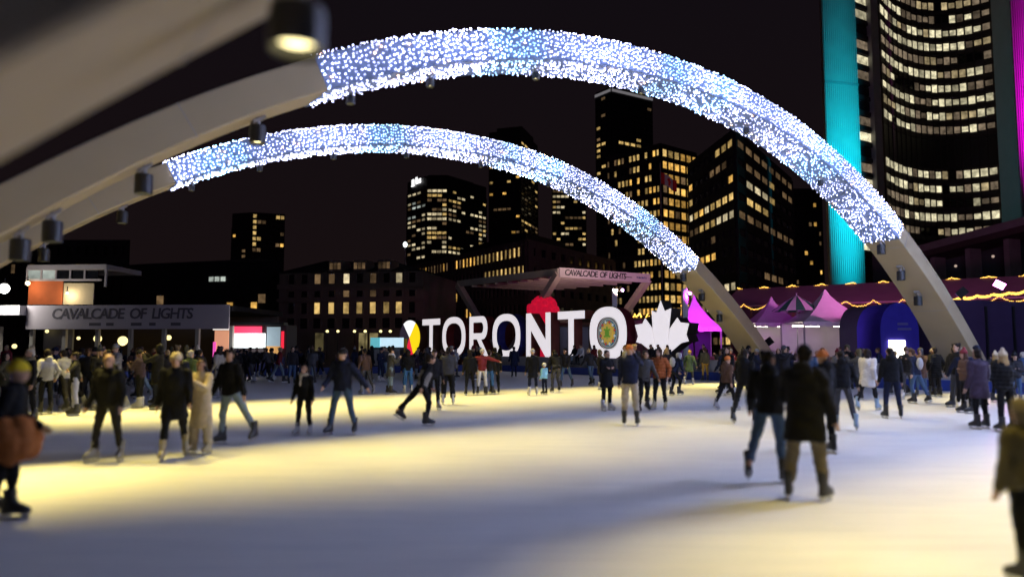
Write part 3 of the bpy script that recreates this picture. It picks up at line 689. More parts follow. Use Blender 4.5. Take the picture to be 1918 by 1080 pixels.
for px in (396, 407, 418): c = pts[0] + u_ * ((px - 225) / 299 * Wl) + n_ * .1 + UP * H(522, 118); place_window(bt, c, u_, n_, .8, .75, W_COOL)
for px in (250, 300, 350, 450, 490): c = pts[0] + u_ * ((px - 225) / 299 * Wl) + n_ * .1 + UP * H(560, 118); place_window(bt, c, u_, n_, 1.2, 1.4, W_DIM if px in (300, 490) else None)
for px in (432, 476): 
    c = pts[0] + u_ * ((px - 225) / 299 * Wl) + n_ * .1 + UP * H(573, 118); place_window(bt, c, u_, n_, 1.0, 1.1, W_AMBER)

# street lamp with white head before the office tower
c = atY(759, 458, 120); t2 = thing('street_lamp', Vector((c.x, c.y, 0)), 'tall street lamp with white head at the corner of the long office building', 'lamp')
m = MB(); m.tube((c.x, c.y, 0), c, .12, .07, n=8); part('pole', m, M_GREYMETAL, t2); m = MB(); m.ell(c, .35, .35, .45, n=12, k=8); part('lamp_head', m, mat('white_lamp', (.8, .8, .8), .4, emit=(.9, 1, .95), strength=3, sample=False), t2, smooth=True)

# ================================================================== CURVED CITY HALL TOWER
Lp, Mp, Rp = G(1672, 170), G(1765, 184.6), G(1927, 176)
t_ = thing('curved_tower', Mp, 'tall concave curved tower with rows of pale lit windows and a teal lit end wall', 'tower')
def curve(t):   # quadratic through the three points
    return Lp * ((1 - t) * (1 - 2 * t)) + Mp * (4 * t * (1 - t)) + Rp * (t * (2 * t - 1))
ZT = 104
M_HALLWALL = mat('city_hall_wall', (.045, .035, .042), .6, .2, .3)
nn = 40; back = [curve(k / nn) + Vector((.25, .97, 0)) * (12 if True else 0) for k in range(nn + 1)]
m = MB(); m.prism([curve(k / nn) for k in range(nn + 1)] + back[::-1], UP * ZT); part('core', m, M_HALLWALL, t_)
floors = [28.6 + 3.62 * k for k in range(5)] + [54.6 + 3.62 * k for k in range(10)]
cols = 20
for fz in [26.6] + floors + [46.9, 91]:
    m = MB(); P = [curve(k / nn) for k in range(nn + 1)]; f_ = [p + Vector((-.35, -.94, 0)) * .5 for p in P]
    top = [p + UP * (fz + (.55 if fz not in (46.9, 91) else 7.0)) for p in f_ + P[::-1]]; bot = [p + UP * (fz - .55) for p in f_ + P[::-1]]
    n_q = len(top); m.add(top + bot, [tuple(range(n_q)), tuple(range(2 * n_q - 1, n_q - 1, -1))] + [(k, (k + 1) % n_q, n_q + (k + 1) % n_q, n_q + k) for k in range(n_q)])
    part('floor_band', m, M_HALLWALL if fz not in (46.9, 91) else M_BLACKWALL, t_)
for fi, fz in enumerate(floors):
    c = 0
    while c < cols:
        ln = rg.randint(1, 4); p = .78 if fi not in (5, 8, 10) else .45
        mm = rg.choice([W_HALL, W_HALL, W_HALL2]) if rg.random() < p - .02 else rg.choice([W_HALLDIM, W_HALLDIM, None])
        for k in range(ln):
            if c >= cols: break
            a, b2 = curve((c + .06) / cols), curve((c + .94) / cols); u_, n_ = normal_to_cam(a, b2)
            place_window(t_, (a + b2) / 2 + n_ * .2 + UP * (fz + 1.8), u_, n_, round((b2 - a).length, 1), rg.choice([1.9, 1.9, 1.6, 1.3]), mm if rg.random() < .85 else W_HALLDIM)
            c += 1
for k in range(1, cols):
    a = curve(k / cols); m = MB(); m.box(a + Vector((-.35, -.94, 0)) * .3 + UP * 62, (.1, 0, 0), (0, .3, 0), (0, 0, 35)); part('mullion', m, M_HALLWALL, t_)
# end wall: ribbed concrete slab, a strip of windows, and a narrow second slab
M_TEALWALL = mat('ribbed_concrete', (.42, .42, .42), .8, .12, .4, .15)
A, B = G(1561, 162), G(1625, 164); u_, n_ = normal_to_cam(A, B); Wd = (B - A).length
m = MB(); m.prism([A, B, B - n_ * 5, A - n_ * 5 + u_ * 3], UP * ZT); part('end_wall', m, M_TEALWALL, t_)
for k in range(17):
    m = MB(); m.box(A + u_ * (Wd * (k + .5) / 17) + n_ * .1 + UP * (ZT / 2), u_ * .13, n_ * .1, UP * (ZT / 2 - .02)); part('wall_rib', m, M_TEALWALL, t_)
m = MB(); m.box((A + B) / 2 + n_ * .25 + UP * H(146, 163), u_ * (Wd / 2 + .02), n_ * .03, UP * .3); part('joint', m, M_GREYMETAL, t_)
A2, B2 = G(1626, 165), G(1655, 168); u2, n2 = normal_to_cam(A2, B2); W2 = (B2 - A2).length
m = MB(); m.prism([A2 - n2 * .6, B2 - n2 * .6, B2 - n2 * 5, A2 - n2 * 5], UP * ZT); part('slot_wall', m, M_BLACKWALL, t_)
zz = 12.
while zz < 92:
    place_window(t_, A2 + u2 * (W2 / 2) - n2 * .5 + UP * (zz + 1.5), u2, n2, round(W2 - .5, 1), 1.9, rg.choice([W_HALL, W_HALL, W_HALLDIM, None])); m = MB(); m.box(A2 + u2 * (W2 / 2) - n2 * .4 + UP * (zz - .3), u2 * (W2 / 2), n2 * .2, UP * .5); part('slot_slab', m, M_HALLWALL, t_); zz += 3.62
A3, B3 = G(1655, 167), G(1669, 169); u3, n3 = normal_to_cam(A3, B3); m = MB(); m.prism([A3, B3, B3 - n3 * 5, A3 - n3 * 5], UP * ZT); part('edge_slab', m, M_TEALWALL, t_)
# the second tower's wall, lit magenta
A4, B4 = G(1926, 150), G(2090, 150); t5 = thing('second_tower', A4, 'tall ribbed concrete tower wall lit magenta at the far end of the curved tower', 'tower'); u4, n4 = normal_to_cam(A4, B4)
m = MB(); m.prism([A4, B4, B4 - n4 * 6, A4 - n4 * 6], UP * ZT); part('end_wall', m, M_TEALWALL, t5)
for k in range(40):
    m = MB(); m.box(A4 + u4 * ((B4 - A4).length * (k + .5) / 40) + n4 * .1 + UP * (ZT / 2), u4 * .13, n4 * .1, UP * (ZT / 2 - .02)); part('wall_rib', m, M_TEALWALL, t5)
def flood(pos, aim, power, col, label, spot=50, group=None, emit=3, blend=.7, size=.3, mast=False, narrow=1.0):
    t2 = thing('floodlight', pos, label, 'floodlight', group); d = (Vector(aim) - pos).normalized(); x = d.orthogonal().normalized(); y = d.cross(x)
    m = MB(); m.box(pos - d * .12, x * .3, y * .22, d * .1); part('housing', m, M_BLACK, t2)
    m = MB(); m.box(pos, x * .26, y * .18, d * .015); part('lens', m, mat('lens_%s' % label[:9], col, .3, .02, emit=col, strength=emit, sample=False), t2)
    m = MB(); m.tube(pos - d * .15 - UP * (pos.z if mast else .5), pos - d * .15, .09 if mast else .04, .05, n=8); part('stand', m, M_BLACK, t2)
    o = lamp_light('flood_beam', 'SPOT', pos + d * .05, aim, power, col, t2, spot=R(spot), blend=blend, size=size)
    if narrow != 1: o.scale.x = narrow          # beam squeezed by scale to a tall slim ellipse, no shutters built
ctr = (A + B) / 2
flood(ctr + n_ * 40 + UP * 24 + u_ * 8, ctr + UP * 40, 380000, (.0, .62, .78), 'teal floodlight on a mast aimed at the ribbed end wall', 95, blend=1, narrow=.16, mast=True)  # mast is added, placed so the teal fades slowly up the wall
ctr = A4 + u4 * 8
flood(ctr + n4 * 30 + UP * 28 + u4 * 6, ctr + UP * 46 - u4 * 3, 480000, (.75, .0, .62), 'magenta floodlight on a mast aimed at the second tower wall', 80, blend=1, narrow=.2, mast=True)  # added mast holding the lamp that washes this wall magenta
# raised walkway sweeping in front of the tower
P0, P1 = atY(1700, 478, 118), atY(1990, 402, 96); d = (P1 - P0); d.z = 0; d.normalize(); w_ = Vector((-d.y, d.x, 0))
t_ = thing('raised_walkway', Vector((P0.x, P0.y, 0)), 'dark concrete ramp rising in front of the curved tower', 'ramp')
m = MB(); m.prism([P0, P1, P1 + w_ * 6, P0 + w_ * 6], UP * -.9); part('deck', m, M_BROWN, t_)
m = MB(); m.prism([P0, P1, P1 + w_ * .25, P0 + w_ * .25], UP * 1.1); part('parapet', m, M_CONC, t_)
for k in range(4):
    q = P0.lerp(P1, (k + .5) / 4) + w_ * 3; m = MB(); m.box(Vector((q.x, q.y, q.z / 2 - .45)), d * .4, w_ * 1.2, UP * (q.z / 2 - .45)); part('pier', m, M_CONC, t_)
# podium behind it
pts = [G(1640, 125), G(2050, 110)]; t_ = thing('podium_block', pts[0], 'low dark podium with small lamps under the curved tower', 'building'); core(t_, pts + [G(2020, 140), G(1640, 140)], H(455, 120), M_BLACKWALL)
for px, py in ((1745, 468), (1772, 455), (1830, 465), (1860, 480), (1790, 498)):
    c = onplane(px, py, pts[0] + Vector((0, -.2, 0)), normal_to_cam(*pts)[1]); m = MB(); m.ell(c, .22, .22, .22, n=8, k=6); part('wall_lamp', m, mat('podium_lamp', (.6, .5, .4), .5, emit=(1, .75, .6), strength=.5, sample=False), t_)

# ================================================================== MARKET STALLS
M_STALLIGHT = mat('stall_strip_light', (.8, .8, .7), .4, emit=(1, .93, .72), strength=9)
M_AMBERDOT = mat('amber_bulb', (.8, .5, .2), .4, emit=(1, .55, .08), strength=2.4, sample=False)
M_WOOD = mat('stall_wood', (.16, .09, .06), .8, .25, 4, .2)
def tent(label, px0, px1, ypeak, yeave, Y, m_roof, lit=False, stripe=None, floor=0., group=None):
    a, b2 = atY(px0, yeave, Y), atY(px1, yeave, Y); w = (b2 - a).length; c = (a + b2) / 2; dp = w * .9; ze = a.z; zp = atY((px0 + px1) / 2, ypeak, Y + dp / 2).z
    t2 = thing('market_tent', Vector((c.x, c.y, 0)), label, 'tent', group); x, y = Vector((1, 0, 0)), Vector((0, 1, 0)); cc = Vector((c.x, c.y + dp / 2, 0))
    m = MB(); rs = []
    for k in range(7):
        f = k / 6; s_ = (1 - f) ** 1.35 * .98 + .02; z = ze + (zp - ze) * (f ** 1.15)
        rs.append([cc + x * (sx_ * w / 2 * s_ * q) + y * (sy_ * dp / 2 * s_ * q2) + UP * z for sx_, sy_, q, q2 in ((-1, -1, 1, 1), (0, -1, 1, 1), (1, -1, 1, 1), (1, 0, 1, 1), (1, 1, 1, 1), (0, 1, 1, 1), (-1, 1, 1, 1), (-1, 0, 1, 1))])
    m.rings(rs)
    if stripe:
        for i, f in enumerate(m.f[:-2]): m.m[i] = (i % 8) % 2
    part('canopy', m, [m_roof, stripe or m_roof], t2)
    for sy_ in (-1, 1):
        m = MB(); ns = 10
        for k in range(ns): m.box(cc + x * (w * ((k + .5) / ns - .5)) + y * (sy_ * dp / 2) + UP * (ze - .16), x * (w / ns / 2 - .01), y * .015, UP * (.16 + .02 * (k % 2))) 
        part('valance', m, m_roof, t2)
    for sx_ in (-1, 1):
        for sy_ in (-1, 1):
            m = MB(); m.box(cc + x * (sx_ * (w / 2 - .06)) + y * (sy_ * (dp / 2 - .06)) + UP * (ze / 2), x * .05, y * .05, UP * (ze / 2)); part('post', m, M_GREYMETAL, t2)
    m = MB(); m.box(cc - y * (dp / 2 - .3) + UP * .5, x * (w / 2 - .15), y * .25, UP * .5); part('counter', m, M_WOOD, t2)
    m = MB(); m.box(cc + y * (dp / 2 - .1) + UP * (ze / 2), x * (w / 2 - .1), y * .03, UP * (ze / 2 - .05)); part('back_wall', m, M_TENT if lit else M_DKPURPLE, t2)
    if lit:
        for k in (-.3, 0.3):
            m = MB(); m.box(cc + x * (w * k) + y * (-.1) + UP * (ze - .25), x * (w * .19), y * .08, UP * .06); part('strip_light', m, M_STALLIGHT, t2)
    return t2
gt = 'market stalls beyond the rink'
tent('bright magenta lit pointed tent beside the maple leaf', 1268, 1352, 552, 612, 55, M_TENT, group=gt)
tent('small purple tinted tent with thin peak behind the far arch leg', 1415, 1505, 556, 604, 60, M_TENT, lit=True, group=gt)
tent('large lilac pointed tent with brightly lit counter between the arch legs', 1505, 1640, 542, 602, 52, M_TENT, lit=True, group=gt)
M_GREENST = mat('green_canvas', (.02, .14, .07), .8, .2, 3)
def parasol(label, px, yp, ye, wpx, Y):
    a = atY(px, ye, Y); r = wpx / 2 * Y / F; p = atY(px, yp, Y); t2 = thing('parasol', Vector((a.x, a.y, 0)), label, 'parasol', 'striped parasols at the market')
    for k in range(16):
        m = MB(); q = lambda kk, f: Vector((a.x + r * f * math.cos(2 * math.pi * kk / 16), a.y + r * f * math.sin(2 * math.pi * kk / 16), p.z + (a.z - p.z) * f ** 1.2))
        pts_ = [p, q(k, .5), q(k, 1), q(k + 1, 1), q(k + 1, .5)]; pb = [v - UP * .02 for v in pts_]
        m.add(pts_ + pb, [(0, 1, 4), (1, 2, 3, 4), (5, 9, 6), (6, 9, 8, 7), (2, 7, 8, 3)]); part('gore', m, M_GREENST if k % 2 else M_TENT, t2)
    m = MB(); m.tube((a.x, a.y, 0), p + UP * .15, .05, n=8); part('pole', m, M_GREYMETAL, t2)
parasol('green and white striped parasol on the near side of the lilac tent', 1492, 552, 582, 88, 55); parasol('green and white striped parasol half behind the lilac tent', 1548, 556, 584, 76, 58)
def dome(label, px0, px1, ytop, Y, mm, depth=3.0, sign=None):
    a, b2 = atY(px0, 648, Y), atY(px1, 648, Y); w = b2.x - a.x; zt_ = H(ytop, Y); t2 = thing('dome_tent', Vector(((a.x + b2.x) / 2, Y, 0)), label, 'tent', gt)
    pr = [(-.5, 0), (-.5, .62)] + [(-.5 * math.cos(q), .62 + .38 * math.sin(q)) for q in np.linspace(.15, math.pi - .15, 12)] + [(.5, .62), (.5, 0)]
    m = MB(); m.prism([Vector(((a.x + b2.x) / 2 + p[0] * w, Y, p[1] * zt_)) for p in pr], (0, depth, 0)); part('shell', m, mm, t2)
    m = MB(); m.abox((a.x + b2.x) / 2 - w * .3, Y - .06, .9, (a.x + b2.x) / 2 + w * .12, Y - .02, 2.1); 
    part('hatch', m, M_STALLIGHT if sign else M_BLACK, t2)
    if sign:
        for k_ in range(2): m = MB(); m.abox((a.x + b2.x) / 2 - w * .05, Y - .05, zt_ * (.62 + .07 * k_), (a.x + b2.x) / 2 + w * (.3 - .08 * k_), Y - .01, zt_ * (.65 + .07 * k_)); part('fine_print', m, mat('pale_print', (.16, .15, .4), .7), t2)
dome('dark slate dome tent behind the standing skaters', 1612, 1662, 572, 47, mat('slate_canvas', (.035, .037, .06), .8, .2, 2))
dome('royal blue dome tent with a lit hatch beside the arch leg', 1650, 1722, 566, 44, mat('royal_canvas', (.05, .035, .50), .8, .2, 2), sign=True)
# big dark purple marquee at the right and its magenta flood
a, b2 = G(1772, 42), G(2080, 42); t_ = thing('purple_marquee', a, 'wide dark purple marquee under the glaring magenta floodlight', 'marquee')
m = MB(); m.prism([a, b2, b2 + UP * 4.1, a + Vector((.4, 0, 0)) + UP * 4.4, ], (0, 6, 0)); part('canvas_body', m, M_DKPURPLE, t_)
for k in range(6):
    q = a.lerp(b2, (k + .5) / 6); m = MB(); m.box(q + Vector((0, -.05, 2)), (.06, 0, 0), (0, .05, 0), (0, 0, 2)); part('post', m, M_BLACK, t_)
m = MB(); m.box((a + b2) / 2 + Vector((0, -.1, .8)), ((b2 - a).length / 2, 0, 0), (0, .04, 0), (0, 0, .25)); part('skirting', m, M_NAVY, t_)
# market hall with long purple roof and garlands
A, B = G(1372, 74), G(2010, 58); u_, n_ = normal_to_cam(A, B); t_ = thing('market_hall', A, 'long market hall with purple sloping roof trimmed with amber bulbs', 'hall'); Wd = (B - A).length
m = MB(); za, zb = 5.6, 7.6; m.add([A + n_ * 3 + UP * za, B + n_ * 3 + UP * za, B - n_ * 2 + UP * zb, A - n_ * 2 + UP * zb, A + n_ * 3 + UP * (za - .15), B + n_ * 3 + UP * (za - .15), B - n_ * 2 + UP * (zb - .15), A - n_ * 2 + UP * (zb - .15)], [(0, 1, 2, 3), (7, 6, 5, 4), (0, 4, 5, 1), (2, 6, 7, 3), (0, 3, 7, 4), (1, 5, 6, 2)])
part('roof', m, mat('hall_roof', (.30, .16, .22), .7, .2, .8), t_)
m = MB(); m.prism([A, B, B - n_ * 1, A - n_ * 1], UP * 6.2); part('wall', m, mat('hall_wall', (.14, .07, .10), .8, .2, 1), t_)
for k in range(14):
    m = MB(); m.box(A.lerp(B, (k + .5) / 14) + n_ * 2.9 + UP * 2.8, u_ * .08, n_ * .08, UP * 2.75); part('post', m, M_WOOD, t_)
def garland(label, pts, n, r, sag=.3, mm=M_AMBERDOT):
    m = MB()
    for i in range(n):
        f = i / (n - 1) * (len(pts) - 1); k = min(int(f), len(pts) - 2); q = f - k; p = pts[k].lerp(pts[k + 1], q) - UP * (sag * 4 * q * (1 - q)); m.ell(p + Vector((0, 0, random.uniform(-.04, .04))), r, r, r, n=6, k=4)
    solo('light_garland', m, mm, label, 'string lights', 'amber bulb garlands at the market', 'stuff')
garland('amber bulb garland along the ridge of the market hall', [A.lerp(B, k / 10) - n_ * 1.9 + UP * 7.7 for k in range(11)], 240, .06)
garland('amber bulb garland swagged along the eaves of the market hall', [A.lerp(B, k / 12) + n_ * 3.05 + UP * 5.7 for k in range(13)], 240, .05, .5)
garland('amber bulbs massed above the purple marquee', [atY(1770 + 30 * k, 560 - 3 * k, 44) for k in range(6)], 240, .06, .1)
garland('amber bulbs in loops behind the emblem letter', [atY(1165 + 12 * k, 588 + 6 * (k % 2), 58) for k in range(5)], 130, .05, .25)
garland('amber bulbs on the shrubs behind the maple leaf', [atY(1180 + 9 * k, 597 - 5 * (k % 3), 62) for k in range(5)], 120, .06, .1)
garland('amber bulbs heaped at the foot of the hotel block', [atY(1276 + 8 * k, 572 - 7 * (k % 2), 75) for k in range(4)], 120, .07, .2)
# low lit booths behind the letters
for label, x0, x1, yt, yb, Y, mm in (('pale panel booth between the N and second T', 1048, 1160, 612, 660, 60, M_LAV), ('dusky pink panel booth behind the emblem letter', 1166, 1245, 600, 660, 57, mat('pink_panel', (.34, .12, .13), .8, .2, 1)), ('dark wine panel booth behind the letters R and O', 840, 985, 606, 660, 72, mat('wine_panel', (.10, .02, .02), .8, .3, 1))):
    a, b2 = G(x0, Y), G(x1, Y); t2 = thing('market_booth', a, label, 'booth', gt); zt_ = H(yt, Y)
    m = MB(); m.prism([a, b2, b2 + Vector((0, 2.5, 0)), a + Vector((0, 2.5, 0))], UP * zt_); part('body', m, mm, t2)
    m = MB(); m.prism([a + Vector((-.2, -.5, zt_)), b2 + Vector((.2, -.5, zt_)), b2 + Vector((.2, 2.7, zt_ + .3)), a + Vector((-.2, 2.7, zt_ + .3))], UP * .12); part('roof', m, M_WOOD, t2)
    n3_ = max(2, int((b2.x - a.x) / 1.2))
    for k in range(n3_ + 1): q = a.lerp(b2, k / n3_); m = MB(); m.box(q + Vector((0, -.04, zt_ / 2)), (.06, 0, 0), (0, .05, 0), (0, 0, zt_ / 2 - .02)); part('batten', m, M_WOOD, t2)
# purple lit posts with round lamps
MAG = (.85, .05, 1.0)
for px, yt, Y, lx, ly, label, aim in ((1152, 541, 57, 1166, 543, 'purple lit square post with round lamp beside the emblem letter', atY(1130, 515, 64)), (1284, 540, 51, 1292, 549, 'purple lit square post with round lamp before the magenta tent', atY(1315, 585, 56))):
    a = G(px, Y); zt_ = H(yt, Y); t2 = thing('lamp_post', a, label, 'lamp post', 'purple lit posts at the market')
    m = MB(); m.box(a + UP * (zt_ / 2), (.18, 0, 0), (0, .18, 0), (0, 0, zt_ / 2)); part('post', m, M_WHITE, t2)
    c = atY(lx, ly, Y - .5); m = MB(); m.ell(c, .12, .12, .12, n=10, k=6); part('lamp', m, mat('purple_lamp', (.7, .4, .9), .4, emit=(.75, .35, 1), strength=5, sample=False), t2, smooth=True)
    m = MB(); m.tube(c + Vector((0, .1, 0)), Vector((a.x, a.y, c.z)), .03, n=6); part('bracket', m, M_BLACK, t2)
    lamp_light('post_beam', 'SPOT', c + Vector((0, -.2, 0)), aim, 1500 if px > 1200 else 7000, MAG if px > 1200 else (1, .68, .58), t2, R(100), 1, .15)
flood(atY(1872, 533, 40.5), Vector((6, 20, 0)), 900, (1, .22, .75), 'glaring magenta floodlight on a stand above the purple marquee', 100, emit=14)
flood(atY(1800, 548, 44), atY(1640, 545, 64), 7500, (1, .22, .7), 'pink floodlight on the marquee roof aimed at the market hall', 130, emit=3)  # second lamp added to tint and brighten the hall roof
flood(atY(1440, 640, 46), atY(1560, 575, 54), 700, (.8, .5, 1), 'lilac floodlight on a pole before the pointed tents', 120, emit=3, mast=True)
flood(atY(1300, 620, 52.5), atY(1308, 575, 56.5), 1500, (.8, .02, 1), 'violet floodlight at the foot of the magenta tent', 120, emit=3, mast=True)

# Canadian flag on a pole before the hotel
c = atY(1238, 380, 120); t_ = thing('flag', Vector((c.x, c.y, 0)), 'red and white maple leaf flag hanging on a pole before the hotel block', 'flag')
m = MB(); m.tube((c.x, c.y, 0), (c.x, c.y, H(300, 120)), .1, .06, n=8); part('flagpole', m, M_GREYMETAL, t_)
M_FLR, M_FLW = mat('flag_red', (.55, .02, .02), .8), mat('flag_white', (.6, .55, .55), .8)
m = MB(); zf = H(318, 120); nx, nz = 16, 6
for i in range(nx + 1):
    for j in range(nz + 1):
        f = i / nx; m.v.append((c.x + .08 + f * 2.6, c.y + .25 * math.sin(f * 9), zf - 1.9 * j / nz - f * 1.5 + .15 * math.sin(f * 7)))
for i in range(nx):
    for j in range(nz):
        m.f.append((i * (nz + 1) + j, (i + 1) * (nz + 1) + j, (i + 1) * (nz + 1) + j + 1, i * (nz + 1) + j + 1)); m.m.append(1 if 4 <= i < 12 and not (7 <= i < 9 and 1 <= j < 5) and not (6 <= i < 10 and j == 2) else 0)
part('cloth', m, [M_FLR, M_FLW], t_)

# ================================================================== TICKET PAVILION ON THE LEFT
Y = 50; A, B = G(-70, Y), G(428, 48.5); u_, n_ = normal_to_cam(A, B); Wd = (B - A).length
t_ = thing('ticket_pavilion', A, 'low pavilion with a long grey banner fascia and glazed upper storey', 'pavilion')
zb, zt_ = H(616, 49), H(571, 49)
m = MB(); m.prism([A - n_ * .3, B - n_ * .3, B - n_ * 9, A - n_ * 9], UP * .35); 
m.v = [(x, y, z + zt_ - .4) for x, y, z in m.v]; part('roof', m, M_ROOF, t_)
a = A + u_ * (Wd * (120 / 498)); m = MB(); m.box((a + B) / 2 + UP * ((zb + zt_) / 2), u_ * ((B - a).length / 2), n_ * .06, UP * ((zt_ - zb) / 2)); ban = part('banner', m, mat('dull_banner', (.5, .43, .46), .8, .06, 1), t_)
text('lettering', 'CAVALCADE  OF  LIGHTS', A + u_ * (Wd * (300 / 498)) + n_ * .07 + UP * (zb + (zt_ - zb) * .62), u_, UP, .98, mat('faded_print', (.12, .10, .115), .8), ban, shear=.1, spacing=.86)
for x0_, ln_ in ((240, 22), (272, 14), (318, 20), (352, 12), (392, 18)):      # second line of print, too small to read in the photograph
    m = MB(); m.box(A + u_ * (Wd * (x0_ + ln_ / 2) / 498) + n_ * .066 + UP * (zb + (zt_ - zb) * .2), u_ * (Wd * ln_ / 498 / 2), n_ * .004, UP * .1); part('fine_print', m, mat('faded_print', (.12, .10, .115), .8), ban)
m = MB(); m.box((A + a) / 2 + UP * ((zb + zt_) / 2 + .45) + n_ * .3, u_ * ((a - A).length / 2 - .02), n_ * .35, UP * .32); part('canopy_edge', m, M_WHITE, t_)
m = MB(); m.prism([A - n_ * 8, B - n_ * 8, B - n_ * 8.3, A - n_ * 8.3], UP * (zt_ - .45)); part('back_wall', m, M_BROWN, t_)
for k in range(9):
    q = A.lerp(B, k / 8); m = MB(); m.box(q - n_ * .4 + UP * (zb / 2 + .1), u_ * .12, n_ * .12, UP * (zb / 2 + .1)); part('column', m, M_CONC, t_)
m = MB(); m.box(atY(110, 635, 51.5), (1.0, 0, 0), (0, .1, 0), (0, 0, .75)); part('shutter', m, M_GREYMETAL, t_)
# upper storey
a, b2 = G(44, 53), G(193, 52.5); z0_, z1_ = zt_ - .1, H(497, 53)
m = MB(); m.prism([a, b2, b2 + Vector((0, 5, 0)), a + Vector((0, 5, 0))], UP * .35); m.v = [(x, y, z + z1_ - .3) for x, y, z in m.v]; part('upper_roof', m, M_LAV, t_)
def panel(px0, px1, py0, py1, Yp, mm, nm):
    p, q = atY(px0, py1, Yp), atY(px1, py0, Yp); m = MB(); m.abox(p.x, Yp, p.z, q.x, Yp + .1, q.z); return part(nm, m, mm, t_)
panel(52, 118, 524, 570, 53.2, mat('orange_wall', (.55, .13, .04), .8, .2, 2), 'orange_wall'); panel(118, 176, 530, 570, 53.15, mat('cream_wall', (.55, .45, .3), .8, .15, 2), 'cream_wall')
for k in range(5):
    panel(52 + 27 * k, 76 + 27 * k, 503, 522, 53.3, W_COOL if k < 2 else M_GLASS, 'glazing'); panel(48 + 27 * k, 52 + 27 * k, 500, 526, 53.1, M_LAV, 'glazing_post')
panel(48, 190, 522, 526, 53.0, M_LAV, 'glazing_rail')
m = MB(); m.box(b2 + Vector((-.06, .1, (z0_ + z1_) / 2 + .8)), (.07, 0, 0), (0, .07, 0), (0, 0, (z1_ - z0_) / 2 - .8)); part('glazing_post', m, M_LAV, t_)
def glow(name, px, py, Yp, r, label, col, power, cat='lamp', group=None, es=4):
    c = atY(px, py, Yp); t2 = thing(name, c, label, cat, group); m = MB(); m.ell(c, r, r, r, n=12, k=8)
    part('globe', m, mat('globe_%s_%d' % (cat.split()[0], int(es * 10 + col[2] * 100)), col, .4, .02, emit=col, strength=es, sample=False), t2, smooth=True)
    m = MB(); m.tube(c + UP * r * .7, c + UP * (r + .35), .03, n=6); m.box(c + UP * (r + .02), (r * .5, 0, 0), (0, r * .5, 0), (0, 0, .03)); part('hanger', m, M_BLACK, t2)
    if power: lamp_light('globe_light', 'POINT', c - UP * (r + .05), c - UP * 2, power, col, t2, size=r)
glow('wall_lamp', 52, 530, 52.4, .16, 'small wall lamp beside the orange upper wall', (1, .8, .5), 45, es=3); glow('wall_lamp', 126, 548, 52.6, .1, 'small lamp washing the cream upper wall', (1, .85, .55), 60, es=2)
glow('canopy_lamp', 8, 540, 48.2, .32, 'large white lamp above the pale canopy edge', (1, 1, .92), 420, es=5)
for px, py, r in ((147, 633, .12), (183, 634, .26), (230, 638, .32), (244, 628, .12), (316, 632, .18), (88, 620, .12), (27, 648, .16)):
    glow('pavilion_lamp', px, py, 51, r, ('large' if r > .2 else 'small') + ' round yellow lamp hanging inside the ticket pavilion', (1, .82, .36), 25 if r > .2 else 0, group='lamps in the ticket pavilion', es=1.6)
# food kiosk with a glaring menu panel
Y = 49.5; a, b2 = G(398, Y), G(535, Y); t_ = thing('food_kiosk', a, 'food kiosk with glaring white menu panel and red sign at the rink end', 'kiosk')
def kp(px0, px1, py0, py1, dy, mm, nm, th=.06): p, q = atY(px0, py1, Y), atY(px1, py0, Y); m = MB(); m.abox(p.x, Y - dy, p.z, q.x, Y - dy + th, q.z); return part(nm, m, mm, t_)
m = MB(); m.abox(a.x, Y + .1, 0, b2.x, Y + 2.5, H(608, Y)); part('body', m, mat('kiosk_body', (.05, .03, .035), .6), t_)
EMM = lambda n, c, s: mat('kiosk_' + n, c, .5, .15, 3, emit=c, strength=s, sample=False)
kp(430, 498, 624, 651, .1, EMM('white', (.9, 1, 1), 1.5), 'menu_panel'); kp(440, 492, 611, 624, .16, EMM('red', (.95, .05, .12), 1.0), 'sign_board'); kp(400, 430, 612, 618, .12, EMM('cream', (1, .9, .8), .9), 'sign_board')
kp(402, 430, 619, 668, .1, EMM('peach', (.85, .38, .22), .7), 'poster'); kp(400, 406, 640, 668, .16, EMM('pink', (.9, .1, .5), .9), 'poster_strip'); kp(500, 526, 612, 648, .1, EMM('multi', (.35, .45, .5), .5), 'poster'); kp(527, 533, 620, 652, .12, EMM('redbar', (.9, .02, .05), .9), 'light_bar')
kp(500, 527, 648, 664, .12, EMM('orange', (.8, .4, .12), .5), 'poster_strip'); kp(400, 533, 668, 690, .25, M_NAVY, 'counter', .3); kp(396, 537, 604, 609, .6, M_BLACK, 'awning', .9)
lamp_light('kiosk_light', 'POINT', atY(463, 640, Y - 1.2), atY(463, 640, 40), 70, (.95, 1, 1), t_, size=.4)
a, b2 = G(694, 60), G(756, 60); t_ = thing('info_booth', a, 'small booth with glowing cyan and white fascia beside the medicine wheel', 'booth')
m = MB(); m.abox(a.x, 60.1, 0, b2.x, 62, H(634, 60)); part('body', m, M_BLACKWALL, t_)
for p0, p1, c, s_ in ((694, 712, (.2, .75, .85), .55), (712, 756, (.62, .86, 1), .9)):
    p, q = atY(p0, 650, 60), atY(p1, 632, 60); m = MB(); m.abox(p.x, 59.9, p.z, q.x, 60.05, q.z); part('fascia_panel', m, mat('booth_%d' % p0, c, .5, .1, 2, emit=c, strength=s_, sample=False), t_)
m = MB(); m.abox(a.x + .3, 60.02, .2, b2.x - .3, 60.12, 1.5); part('counter', m, M_GREYMETAL, t_)
